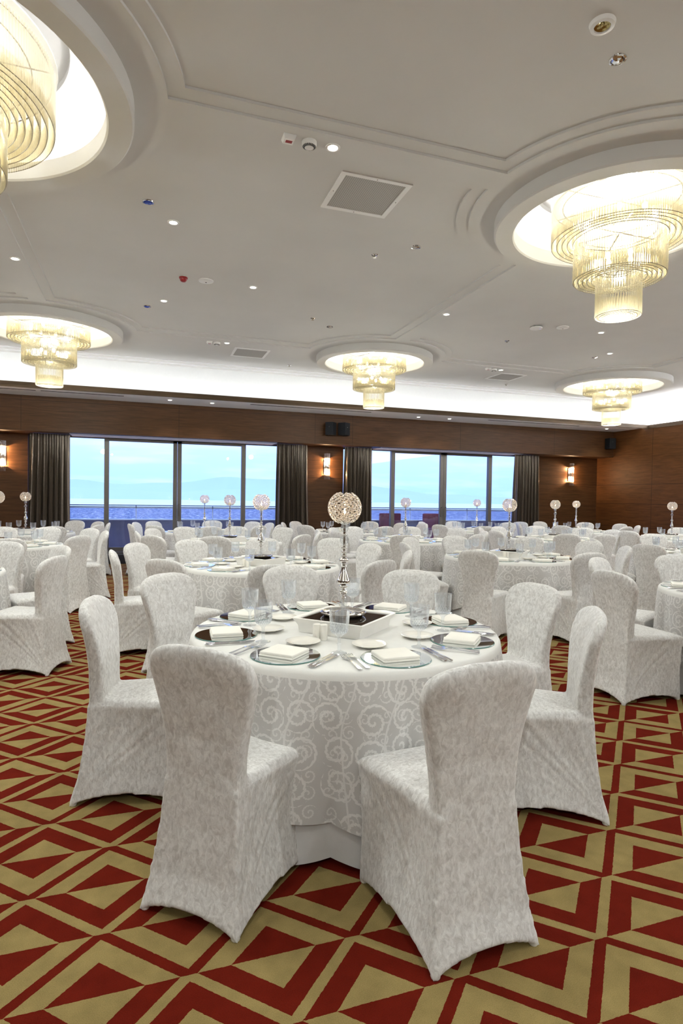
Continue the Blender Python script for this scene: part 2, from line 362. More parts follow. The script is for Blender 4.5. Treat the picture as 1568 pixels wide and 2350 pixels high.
# ceiling with stepped trays and ring openings
RINGS = [  # cx, cy, r_in, r_out, bite radius
    (-1.30, 4.02, 1.07, 1.235, 1.44, 'big'), (3.82, 4.05, .865, 1.035, 1.26, 's'),
    (-1.30, 9.58, .845, 1.005, 1.21, 's'), (3.79, 9.58, .845, 1.005, 1.21, 's'), (9.03, 9.68, .92, 1.09, 1.30, 's')]
EXTRA = [(8.9, 4.05, 0, 0, 1.25, ''), (-6.4, 4.05, 0, 0, 1.25, ''), (-1.3, -1.6, 0, 0, 1.25, ''), (3.8, -1.6, 0, 0, 1.25, ''), (8.9, -1.6, 0, 0, 1.25, ''), (-6.4, 9.58, 0, 0, 1.25, ''), (-6.4, -1.6, 0, 0, 1.25, '')]
CEN = RINGS+EXTRA
def outline(x0, x1, y0, y1, add, K=20):
    pts = []
    for (sx, sy, cx, cy) in ((-1, -1, x0, y0), (1, -1, x1, y0), (1, 1, x1, y1), (-1, 1, x0, y1)):
        c = min(CEN, key=lambda q: (q[0]-cx)**2+(q[1]-cy)**2); r = c[4]+add
        dy = math.sqrt(max(r*r-(cx-c[0])**2, 0)); dx = math.sqrt(max(r*r-(cy-c[1])**2, 0))
        pv = (cx, c[1]-sy*dy); ph = (c[0]-sx*dx, cy)     # on vertical edge, on horizontal edge
        a0 = math.atan2(pv[1]-c[1], pv[0]-c[0]); a1 = math.atan2(ph[1]-c[1], ph[0]-c[0])
        if sx*sy < 0: a0, a1 = a1, a0
        while a1-a0 > PI: a1 -= 2*PI
        while a1-a0 < -PI: a1 += 2*PI
        pts += [(c[0]+r*math.cos(a0+(a1-a0)*i/(K-1)), c[1]+r*math.sin(a0+(a1-a0)*i/(K-1))) for i in range(K)]
    return pts
XS = [(-6.30, -1.38), (-1.18, 3.66), (3.90, 8.77)]
YS = [(-1.48, 3.86), (4.10, 9.40)]
trays = [(a, b_, c, d) for a, b_ in XS for c, d in YS]
bm = bmesh.new(); edges = []
def loop(pts, z=ZC):
    vs_ = [bm.verts.new((p[0], p[1], z)) for p in pts]
    for i in range(len(vs_)): edges.append(bm.edges.new((vs_[i], vs_[(i+1) % len(vs_)])))
loop([(XL, YB), (12.02, YB), (12.02, 11.62), (XL, 11.62)])
touts = [outline(*t, 0) for t in trays]
for t in touts: loop(t)
for r in RINGS: loop([(r[0]+(r[3]-.02)*math.cos(2*PI*i/72), r[1]+(r[3]-.02)*math.sin(2*PI*i/72)) for i in range(72)])
bmesh.ops.triangle_fill(bm, use_beauty=True, edges=edges, normal=(0, 0, -1))
bm.verts.index_update()
k = MB(); k.add([v.co[:] for v in bm.verts], [[v.index for v in f.verts][::-1] if f.normal.z > 0 else [v.index for v in f.verts] for f in bm.faces]); bm.free()
for t, o_ in zip(trays, touts):
    i_ = outline(t[0]+.11, t[1]-.12, t[2]+(.07), t[3]-(.18 if t[3] > 5 else .11), .11)
    k.rings([[(*p, ZC) for p in o_], [(*p, ZC+.018) for p in o_], [(*p, ZC+.018) for p in i_], [(*p, ZC+.036) for p in i_]], False, True)
struct('ceiling', k, M['plaster'])
k = MB()
for y0 in (11.10, 11.36): k.box(XL, 11.36, y0, y0+.02, ZC-.012, ZC+.002)
for x0 in (11.36, 11.62): k.box(x0, x0+.02, YB, 11.38, ZC-.012, ZC+.002)
struct('trim_ceiling_bead', k, M['cove'])
struct('ceiling_slab', MB().box(XL-.1, 12.1, YB-.1, 13.2, 4.25, 4.3), M['plaster'])

# rings hanging from the ceiling, lit recess inside
for i, (cx, cy, ri, ro, rb, kd) in enumerate(RINGS):
    n = 96
    k = MB(); k.lathe([(ri, 3.87), (ri, 3.75), (ri+.012, 3.738), (ro-.012, 3.738), (ro, 3.75), (ro, 3.87)], n, (cx, cy, 0), False, False)
    k.add([(cx+r_*math.cos(2*PI*j/n), cy+r_*math.sin(2*PI*j/n), 3.87) for r_ in (ri, ro) for j in range(n)], [(j, (j+1) % n, n+(j+1) % n, n+j) for j in range(n)])
    struct('trim_ring', k, M['plaster'], 40)
    k = MB(); k.lathe([(ro-.01, 3.865), (ro-.01, 4.12), (ri*.80, 4.12), (ri*.80, 4.16), (.01, 4.16)], n, (cx, cy, 0), False, True)
    struct('ceiling_recess', k, M['cove'], 40)
    k = MB(); rr = (ri+ro)/2+.02; n = 32
    k.lathe([(rr-.02, 3.885), (rr+.02, 3.885)], n, (cx, cy, 0), False, False)
    k.f = [f[::-1] for f in k.f]
    o = link('led_strip', k.mesh('led_strip', M['led']), None); o['kind'] = 'structure'; o.name = 'ceiling_led_strip'

# ------------------------------------------------------------------ windows
def window(n, O, mull, dbl, ztop=2.57):
    Yg = 13.0; w = .045
    fr = MB(); fr.box(O[0], O[1], Yg-.03, Yg+.05, .19, .23); fr.box(O[0], O[1], Yg-.03, Yg+.05, ztop-.02, ztop+.2)
    fr.box(O[0]-.02, O[0]+.05, Yg-.03, Yg+.05, .19, ztop); fr.box(O[1]-.05, O[1]+.02, Yg-.03, Yg+.05, .19, ztop)
    for x in mull: fr.box(x-w, x+w, Yg-.05, Yg+.05, .19, ztop)
    o = struct('window_%d' % n, fr, M['alu'])
    xs = [O[0]+.03]+list(mull)+[dbl]+[O[1]-.03]; xs.sort()
    for a, b_ in zip(xs[:-1], xs[1:]):
        g = MB().box(a, b_, Yg, Yg+.008, .23, ztop); struct('pane', g, M['window_glass'], parent=o)
    for s_ in (-1, 1):     # two door leaves meeting at dbl
        xm = min(mull, key=lambda q: abs(q-(dbl+s_*1.3)))
        a, b_ = sorted((dbl+s_*.003, xm-s_*w))
        d = MB(); st = .082
        d.box(a, b_, Yg-.045, Yg+.02, .24, .33); d.box(a, b_, Yg-.045, Yg+.02, ztop-.06, ztop-.01)
        ia = dbl+s_*.003; d.box(min(ia, ia+s_*st), max(ia, ia+s_*st), Yg-.045, Yg+.02, .24, ztop-.01)
        do = struct('door_leaf', d, M['alu'], parent=o)
        h = MB(); hx = dbl+s_*.05; h.tube((hx, Yg-.1, .98), (hx, Yg-.1, 1.24), .012, 10); h.tube((hx, Yg-.1, 1.0), (hx, Yg-.03, 1.0), .008, 8); h.tube((hx, Yg-.1, 1.22), (hx, Yg-.03, 1.22), .008, 8)
        hh = struct('door_handle', h, M['alu'], 40, parent=do)
X13 = lambda px: aty(px, 1080, 13.0).x
window(1, O1, [X13(245), X13(558.5)], X13(407))
window(2, O2, [X13(901), X13(1123.5)], X13(1016.5))

for q, O in enumerate((O1, O2)): struct('ceiling_window_recess', MB().box(O[0]+.78, O[1]-.78, 12.42, 12.97, ZB-.006, ZB), M['cove'])
# curtains
def curtain(x0, x1, label, flare):
    n = 160; R = []
    for z in [2.57, 2.45, 2.2, 1.9, 1.5, 1.0, .5, .02]:
        u = (2.57-z)/2.55; ring = []
        for i in range(n):
            t = i/(n-1); amp = .018+.045*min(1, u*3); x = x0+(x1-x0)*t+flare[0]*u*u*(1-t)+flare[1]*u*u*t
            ph = 2*PI*t*7.0+.5*math.sin(9*t+u*1.2)
            ring.append((x+.012*math.sin(ph*2+1), 12.62+amp*math.sin(ph)+.012*math.sin(3.1*ph+2*u), z))
        R.append(ring)
    m_ = MB(); m_.rings(R, False, False, False)
    R2 = [[(p[0], p[1]+.012, p[2]) for p in r] for r in R]; m_.rings(R2[::-1], False, False, False)
    o = link('curtain', m_.mesh('curtain', M['curtain'], 80)); tag(o, label, 'curtain', 'window curtains')
XC = lambda px: aty(px, 1080, 12.62).x
curtain(XC(66), XC(159), 'brown satin curtain left of the left window, beside the left-edge wall lamp', (-.06, .03))
curtain(XC(634), XC(704), 'brown satin curtain right of the left window, left of the middle wall lamp', (-.01, .08))
curtain(XC(790), XC(852), 'brown satin curtain left of the right window, right of the middle wall lamp', (-.03, .03))
curtain(XC(1181), XC(1236), 'brown satin curtain right of the right window, left of the right wall lamp', (-.04, .06))

# balcony, city, mountains beyond the glass
M['par'] = simple('balcony_parapet', (.16, .17, .30), .7, noise=.2, nscale=2)
M['rail'] = simple('balcony_rail', (.10, .12, .22), .3, metal=.6)
M['railb'] = simple('balcony_rail_bright', (.72, .80, .90), .3, noise=.02)
M['outseat'] = simple('outdoor_fabric', (.20, .05, .09), .8, noise=.1)
def city_mat():
    m, N, L, b = newmat('city_ground'); g = N.new('ShaderNodeNewGeometry'); mp = N.new('ShaderNodeMapping'); L.new(g.outputs['Position'], mp.inputs[0])
    mp.inputs['Scale'].default_value = (.05, .011, 1); n = N.new('ShaderNodeTexNoise'); n.inputs['Scale'].default_value = 1; n.inputs['Detail'].default_value = 5; n.inputs['Roughness'].default_value = .8; L.new(mp.outputs[0], n.inputs['Vector'])
    cr = N.new('ShaderNodeValToRGB'); e = cr.color_ramp.elements; e[0].position = .44; e[0].color = (.08, .11, .20, 1); e[1].position = .64; e[1].color = (.85, .82, .78, 1)
    q = e.new(.56); q.color = (.24, .27, .36, 1)
    L.new(n.outputs['Fac'], cr.inputs[0]); L.new(cr.outputs[0], b.inputs['Base Color']); b.inputs['Roughness'].default_value = .9; return m
M['city'] = city_mat()
struct('floor_balcony', MB().box(-9, 16, 13.1, 14.6, -.1, .02), M['par'])
struct('wall_parapet', MB().box(-9, 16, 14.5, 14.7, .02, .83), M['par'])
struct('trim_parapet_cap', MB().box(-9, 16, 14.47, 14.72, .83, .855), M['railb'])
struct('trim_rail_top', MB().box(-9, 16, 14.52, 14.58, 1.165, 1.185), M['rail'])
struct('trim_rail_under', MB().box(-9, 16, 14.53, 14.57, 1.105, 1.15), M['railb'])
k = MB()
for i in range(14): k.box(-8.9+i*1.75, -8.88+i*1.75, 14.53, 14.55, .85, 1.17)
struct('trim_rail_posts', k, M['railb'])
struct('window_balustrade', MB().box(-9, 16, 14.545, 14.55, .855, 1.11), M['window_glass'])
struct('floor_city', MB().box(-3000, 9000, 60, 5200, -92, -90), M['city'])
M['sea_haze'] = simple('hazy_sea', (.80, .86, .9), .25, noise=.1, nscale=.001)  # near-sky base colour stands in for distance haze
struct('floor_sea_haze', MB().box(-20000, 40000, 5200, 30000, -93, -91), M['sea_haze'])  # pale plain added beyond the city in place of haze
M['hill'] = simple('hazy_hill', (.60, .74, .86), 1, noise=.02, nscale=.001)  # distance haze is mixed into the hills' pale base colour
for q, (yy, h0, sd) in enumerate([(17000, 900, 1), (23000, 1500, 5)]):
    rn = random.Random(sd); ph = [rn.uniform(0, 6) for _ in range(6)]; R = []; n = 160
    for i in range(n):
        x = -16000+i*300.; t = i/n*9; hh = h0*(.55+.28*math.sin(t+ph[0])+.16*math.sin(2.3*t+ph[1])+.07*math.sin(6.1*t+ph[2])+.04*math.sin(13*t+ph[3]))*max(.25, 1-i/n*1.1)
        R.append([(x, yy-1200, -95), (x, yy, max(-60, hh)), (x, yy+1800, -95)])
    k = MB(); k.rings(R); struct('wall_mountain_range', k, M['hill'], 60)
for px in (905, 1005):
    t = empty('balcony_armchair', (aty(px, 1185, 13.95).x, 13.95, .02)); 
    tag(t, 'dark red balcony armchair outside the right window, %s one' % ('left' if px < 950 else 'right'), 'armchair', 'balcony armchairs')
    for nm, bx in [('seat', (-.3, .3, -.3, .3, .22, .45)), ('backrest', (-.3, .3, .22, .32, .45, 1.02)), ('armrest', (-.36, -.29, -.3, .3, .1, .66)), ('armrest', (.29, .36, -.3, .3, .1, .66))]:
        link(nm, MB().rbox(*bx, .03).mesh(nm, M['outseat'], 40), t)
    for sx in (-.3, .3):
        for sy in (-.27, .27): link('leg', MB().tube((sx, sy, 0), (sx, sy, .24), .018, 8).mesh('leg', M['rail'], 40), t)

# ------------------------------------------------------------------ chandeliers
def rod_tier(rs, z0, z1, gap):
    k = MB(); rr = .0062
    for q, r in enumerate(rs):
        n = max(6, int(2*PI*r/gap))
        for j in range(n):
            a = 2*PI*(j+.5*(q % 2))/n; x, y = r*math.cos(a), r*math.sin(a)
            R = [[(x+rr*math.cos(2*PI*i/5+a), y+rr*math.sin(2*PI*i/5+a), z) for i in range(5)] for z in (z0, z1 if q == 0 else z0+.135)]
            k.rings(R, True, False)
    return k
M['rodtip'] = simple('dark_rod_tip', (.30, .27, .20), .3, metal=.6)
def chandelier(s, kr):
    t = empty('chandelier'); parts = []
    tiers = [(.547*s, .372*s, kr, 3.625, 3.95), (.361*s, .215*s, kr, 3.30, 3.69), (.178*s, .05*s, kr, 2.985, 3.38)]
    for q, (ro, ri, nn, z0, z1) in enumerate(tiers):
        rs = [ro-(ro-ri)*i/(nn-1) for i in range(nn)]
        o = link('rod_tier', rod_tier(rs, z0, z1, .0205).mesh('rod_tier', M['rodglass'], 60), t); o['kind'] = 'stuff'; o['label'] = ['wide upper curtain of glass rods', 'middle curtain of glass rods', 'narrow lowest curtain of glass rods'][q]
        for r in rs:                     # thin metal rims tying the rod ends
            n = 2*int(2*PI*r/.0205); k = MB()
            k.rings([[((r+c_*w)*math.cos(2*PI*j/n), (r+c_*w)*math.sin(2*PI*j/n), z0+s_*w) for j in range(n) for w in ((.0016 if j % 2 else .0042),)] for c_, s_ in ((1, 0), (0, 1), (-1, 0), (0, -1), (1, 0))], False, False)
            link('tier_rim', k.mesh('tier_rim', M['rodtip']), t)
        k = MB(); 
        for r in (ro-.01*s, (ro+ri)/2): k.lathe([(r-.004, z1-.005), (r+.004, z1-.005), (r+.004, z1), (r-.004, z1)], 40, (0, 0, 0), False, False)
        for j in range(6):
            a = PI*j/3; k.tube((0, 0, z1), (ro*math.cos(a), ro*math.sin(a), z1), .006, 5)
        link('tier_frame', k.mesh('tier_frame', M['chrome'], 40), t)
    link('canopy', MB().lathe([(.56*s, 3.985), (.56*s, 3.995), (.06, 3.995), (.06, 4.13)], 48, (0, 0, 0), True, True).mesh('canopy', M['white_pl'], 40), t)
    for z, rr, nb in ((3.80, .26*s, 8), (3.48, .12*s, 4)):
        for j in range(nb):
            a = 2*PI*j/nb; b_ = link('bulb', MB().ball((rr*math.cos(a), rr*math.sin(a), z), .022, 10, 6, 1.4).mesh('bulb', M['bulb'], 60), t)
    return t
small = chandelier(1.0, 5); big = chandelier(1.41, 7)
chl = ['huge tiered glass rod chandelier cut by the top left corner', 'biggest three-tier glass rod chandelier at the right edge',
       'three-tier glass rod chandelier in the left-edge ceiling ring above the left window', 'three-tier glass rod chandelier in the middle ceiling ring above the dark speakers',
       'three-tier glass rod chandelier in the far right ceiling ring near the room corner']
used = False
for i, (cx, cy, ri, ro, rb, kd) in enumerate(RINGS):
    if kd == 'big': o = big; o.location = (cx, cy, 0)
    elif not used: o = small; o.location = (cx, cy, 0); used = True
    else: o = dup(small, (cx, cy, 0), .3*i)
    tag(o, chl[i], 'chandelier', 'glass rod chandeliers')
    W = CH_WBIG if kd == 'big' else CH_W
    lamp('chandelier_light', 'POINT', (cx, cy, 3.46), W*.22, WARM, shadow_soft_size=.05)
    lamp('chandelier_light', 'POINT', (cx, cy, 3.78), W*.35, WARM, shadow_soft_size=.12)
    lamp('chandelier_light', 'POINT', (cx, cy, 2.90), W*1.1, WARM, shadow_soft_size=.08)

# ------------------------------------------------------------------ ceiling fittings
def spot_proto(lit):
    t = empty('recessed_spotlight')
    link('trim_ring', MB().lathe([(.034, .0), (.036, -.006), (.052, -.004), (.053, 0)], 28, (0, 0, 0), False, False).mesh('trim_ring', M['white_pl'], 40), t)
    if lit: link('bulb', MB().lathe([(.034, -.002), (.02, -.004), (.001, -.005)], 24, (0, 0, 0), False, True).mesh('bulb', M['bulb'], 60), t)
    else: link('reflector', MB().lathe([(.034, -.001), (.018, -.0005), (.002, -.003)], 24, (0, 0, 0), False, True).mesh('reflector', M['chrome'], 60), t)
    return t
sp = None
def in_tray(p):
    return any(t[0]+.1 < p.x < t[1]-.1 and t[2]+.08 < p.y < t[3]-.15 for t in trays)
def ceil_pt(px, py, z=None):
    p = atz(px, py, ZC if z is None else z)
    if z is None and in_tray(p): p = atz(px, py, ZC+.036)
    return p
spots = [(764, 338, None, 'lit ceiling spotlight beside the smoke detector nearest the camera'), (398, 510, None, 'lit ceiling spotlight on the left below the blue-lensed fitting'),
    (581, 659, None, 'lit ceiling spotlight right of the flat white ceiling disc'), (376, 690, None, 'lit ceiling spotlight on the left just above the small blue fitting'),
    (34, 593, None, 'lit ceiling spotlight at the left edge between moulding lines'), (1025, 721, None, 'lit ceiling spotlight above the middle ring, right of the diagonal moulding'),
    (1380, 763, None, 'lit ceiling spotlight under the large right chandelier'), (1400, 811, None, 'lit ceiling spotlight above the far right ceiling ring'),
    (1536, 884, None, 'lit ceiling spotlight at the right edge beside the far right ring'), (521, 787, None, 'lit ceiling spotlight by the far left detector pair'), (1150, 849, None, 'lit ceiling spotlight by the far right detector pair'),
    (390, 918, 3.228, 'lit spotlight in the grey soffit above the left window, left of two'), (487, 925, 3.228, 'lit spotlight in the grey soffit above the left window, right of two'),
    (961, 957, 3.228, 'lit spotlight in the grey soffit above the right window, left of two'), (1032, 961, 3.228, 'lit spotlight in the grey soffit above the right window, right of two'),
    (1393, 984, 3.228, 'lit spotlight in the grey soffit under the far right chandelier')]
for px, py, z, lab in spots:
    p = ceil_pt(px, py, z); p = Vector((p.x, p.y, p.z-.0005))
    if sp is None: sp = spot_proto(True); o = sp; o.location = p
    else: o = dup(sp, p)
    tag(o, lab, 'spotlight', 'lit recessed spotlights')
    L_ = lamp('spot_light', 'SPOT', (p.x, p.y, p.z-.02), SPOT_W if z is None else SPOT_W*.5, (.97, 1, .94), spot_size=math.radians(110), spot_blend=.7, shadow_soft_size=.03)
offs = [(1383, 54, 'white', 'unlit white-rimmed ceiling spotlight near the top right corner'), (860, 585, 's', 'small dark ceiling sprinkler left of the crystal fitting in the ceiling centre'),
        (718, 730, 's', 'small dark ceiling sprinkler above the middle ring'), (1164, 782, 's', 'small dark ceiling sprinkler below the wireless router'),
        (664, 838, 's', 'tiny ceiling sprinkler left of the middle ring'), (1162, 882, 's', 'tiny ceiling sprinkler under the right square grille')]
for px, py, kd, lab in offs:
    p = ceil_pt(px, py)
    if kd == 'white':
        o = empty('recessed_spotlight', p)
        link('trim_ring', MB().lathe([(.040, .0), (.042, -.022), (.060, -.018), (.066, 0)], 36, (0, 0, 0), False, False).mesh('trim_ring', M['white_pl'], 40), o)
        link('reflector', MB().lathe([(.041, -.012), (.03, -.004), (.012, -.002), (.008, -.01), (.001, -.012)], 30, (0, 0, 0), False, True).mesh('reflector', simple('gold_reflector', (.42, .34, .16), .15, metal=1, noise=.2, nscale=60), 40), o)
        tag(o, lab, 'spotlight')
    else:
        o = empty('sprinkler', p); link('rosette', MB().lathe([(.035, 0), (.03, -.006), (.012, -.008)], 20, (0, 0, 0), False, True).mesh('rosette', M['chrome'], 40), o)
        link('head', MB().lathe([(.008, -.008), (.008, -.022), (.018, -.026), (.018, -.029)], 14).mesh('head', M['rodtip'], 40), o)
        tag(o, lab, 'sprinkler', 'ceiling sprinklers')
for px, py, mt, lab in [(340, 463, 'bluegl', 'blue-lensed round ceiling fitting on the left'), (338, 703, 'bluegl', 'small blue ceiling fitting above the far left ring moulding'), (955, 567, 'crystal', 'round crystal ceiling fitting in the ceiling centre'),
                        (1418, 136, 'crystal', 'round faceted crystal ceiling fitting near the top right corner'), (757, 750, 'crystal', 'dark crystal ceiling fitting above the middle ring'), (1365, 820, 'crystal', 'dark crystal ceiling fitting above the far right ring')]:
    p = ceil_pt(px, py); o = empty('crystal_downlight', p)
    link('trim_ring', MB().lathe([(.036, 0), (.038, -.008), (.046, -.006), (.048, 0)], 28, (0, 0, 0), False, False).mesh('trim_ring', M['chrome'], 40), o)
    k = MB().lathe([(.037, -.003), (.028, -.012), (.010, -.016)], 8, (0, 0, 0), False, True); link('lens', k.mesh('lens', M['chrome'] if mt == 'crystal' else M[mt]), o)
    tag(o, lab, 'ceiling light', 'crystal ceiling fittings')
def smoke(p, lab):
    o = empty('smoke_detector', p)
    link('base', MB().lathe([(.052, 0), (.052, -.018), (.047, -.03), (.030, -.040), (.001, -.042)], 36, (0, 0, 0), False, True).mesh('base', M['white_pl'], 40), o)
    k = MB()
    for j in range(24):
        a = 2*PI*j/24; c, s_ = math.cos(a), math.sin(a); q = []
        for r, z in ((.046, -.0315), (.032, -.0402)):
            for w in (-.003, .003): q.append((r*c-w*s_, r*s_+w*c, z))
        q2 = [(x, y, z-.0015) for x, y, z in q]; k.add(q2, [(0, 1, 3, 2)]); k.add([(x*1.01, y*1.01, z+.001) for x, y, z in q2], [(0, 2, 3, 1)])
    link('vents', k.mesh('vents', M['black']), o); tag(o, lab, 'smoke detector', 'smoke detectors')
smoke(ceil_pt(710, 326), 'white slotted smoke detector between call indicator and lit spotlight')
smoke(ceil_pt(498, 786), 'white smoke detector beside the far left square grille')
smoke(ceil_pt(1134, 847), 'white smoke detector beside the far right square grille')
for px, py, lab in [(663, 315, 'white ceiling alarm indicator with red window, nearest the square grille'), (481, 784, 'white ceiling alarm indicator by the far left grille'), (1121, 845, 'white ceiling alarm indicator by the far right grille')]:
    o = empty('alarm_indicator', ceil_pt(px, py)); k = MB()
    k.rings([[(a*w, b_*w, z) for a, b_ in ((-1, -1), (1, -1), (1, 1), (-1, 1))][::-1] for w, z in ((.043, 0), (.043, -.006), (.034, -.03))], False, True)
    link('housing', k.mesh('housing', M['white_pl']), o); link('window', MB().box(-.022, .022, -.014, .012, -.0325, -.029).mesh('window', M['redpl']), o)
    tag(o, lab, 'alarm indicator', 'alarm indicators')
o = empty('fire_alarm', ceil_pt(421, 637)); link('base', MB().lathe([(.048, 0), (.048, -.012), (.042, -.016)], 28, (0, 0, 0), False, True).mesh('base', M['redpl'], 40), o)
link('sounder', MB().lathe([(.040, -.016), (.036, -.035), (.022, -.048), (.001, -.05)], 28, (0, 0, 0), False, True).mesh('sounder', M['redpl'], 50), o); tag(o, 'round red fire alarm sounder on the ceiling', 'fire alarm')
for px, py, lab in [(473, 644, 'flat white ceiling disc beside the red fire alarm'), (1292, 751, 'flat white ceiling disc beside the wireless router')]:
    o = link('ceiling_disc', MB().lathe([(.085, 0), (.083, -.01), (.05, -.02), (.001, -.022)], 40, (0, 0, 0), False, True).mesh('ceiling_disc', M['white_pl'], 60), None, ceil_pt(px, py))
    tag(o, lab, 'ceiling disc', 'white ceiling discs'); link('hole', MB().lathe([(.010, -.0225), (.008, -.024), (.001, -.024)], 12, (0, 0, 0), False, True).mesh('hole', M['black']), o)
o = empty('wireless_router', ceil_pt(1231, 749)); link('casing', MB().lathe([(.07, -.012), (.088, -.022), (.085, -.035), (.05, -.045), (.001, -.047)], 36, (0, 0, 0), True, True).mesh('casing', M['white_pl'], 50), o)
link('mount', MB().rbox(-.075, .075, -.05, .05, -.02, 0, .008).mesh('mount', M['mesh'], 40), o); link('status_light', MB().ball((.03, -.05, -.044), .004, 8, 4).mesh('status_light', M['bluedot']), o); tag(o, 'white ceiling wireless router with a small blue light', 'router')
for (cx, cy, z), lab in [((1.705, 4.575, ZC+.036), 'large square perforated ceiling grille nearest the camera'), ((1.71, 10.06, ZC), 'square ceiling grille above the left window'), ((6.76, 10.06, ZC), 'square ceiling grille between the middle and far right rings')]:
    if z > ZC: pc = atz(838, 449, z); cx, cy = pc.x, pc.y
    o = empty('ceiling_grille', (cx, cy, z)); k = MB(); w = .293
    for a in ((-w, w, -w, -w+.04), (-w, w, w-.04, w), (-w, -w+.04, -w+.04, w-.04), (w-.04, w, -w+.04, w-.04)): k.box(*a, -.010, 0)
    link('frame', k.mesh('frame', M['white_pl']), o); link('perforated_panel', MB().box(-w+.035, w-.035, -w+.035, w-.035, -.005, -.001).mesh('perforated_panel', M['grille']), o)
    for a, b_ in ((0, -w+.02), (0, w-.02), (-w+.02, 0), (w-.02, 0)): link('screw', MB().lathe([(.005, -.0101), (.004, -.012)], 8, (a, b_, 0), False, True).mesh('screw', M['chrome']), o)
    tag(o, lab, 'ceiling grille', 'square ceiling grilles')

# ------------------------------------------------------------------ wall lamps and speakers
def sconce(x, lab):
    t = empty('wall_lamp', (x, YW, 1.83))
    link('backplate', MB().rbox(-.055, .055, -.02, 0, .12, .47, .005).mesh('backplate', M['chrome'], 40), t)
    k = MB()
    for i in range(7):
        a = PI*(i+.5)/7; k.tube((.062*math.cos(a), -.075-.045*math.sin(a), 0), (.062*math.cos(a), -.075-.045*math.sin(a), .585), .0085, 8)
    o = link('glass_rods', k.mesh('glass_rods', M['goblet'], 60), t)
    for z in (.20, .38): link('bulb', MB().ball((0, -.075, z), .02, 10, 6, 2.6).mesh('bulb', M['tube'], 60), t)
    k = MB()
    for z in (.10, .29, .48): k.box(-.06, .06, -.10, -.02, z-.004, z+.004)
    link('bracket', k.mesh('bracket', M['chrome']), t)
    tag(t, lab, 'wall lamp', 'glass rod wall lamps')
    for z in (1.97, 2.28): lamp('sconce_light', 'POINT', (x, YW-.075, z), 20.0, (1, .62, .32), shadow_soft_size=.012)
sconce(3.945, 'glass rod wall lamp glowing on the wooden pier between the two windows')
sconce(10.66, 'glass rod wall lamp glowing right of the right window near the corner')
sconce(-2.55, 'glass rod wall lamp glowing at the left edge of the photo')
def speaker(loc, rz, par=None):
    t = empty('wall_speaker', loc, rz)
    k = MB(); pf = [(-.11, -.0), (.11, 0), (.085, -.17), (-.085, -.17)]
    k.rings([[(x, y, z) for x, y in pf] for z in (-.135, .135)]); link('cabinet', k.mesh('cabinet', M['black']), t)
    link('badge', MB().ball((0, -.171, .035), .006, 8, 4).mesh('badge', M['chrome']), t)
    link('bracket', MB().box(-.03, .03, 0, .06, -.04, .04).mesh('bracket', M['black']), t)
    return t
tag(speaker((3.86, YV-.06, 2.90), math.radians(-33)), 'black wall speaker above the middle wall lamp, left one of the pair', 'speaker', 'black wall speakers')
tag(speaker((4.09, YV-.06, 2.905), math.radians(33)), 'black wall speaker above the middle wall lamp, right one of the pair', 'speaker', 'black wall speakers')
tag(speaker((11.36, YV-.05, 2.91), math.radians(-12)), 'single black wall speaker in the right corner of the window wall', 'speaker', 'black wall speakers')

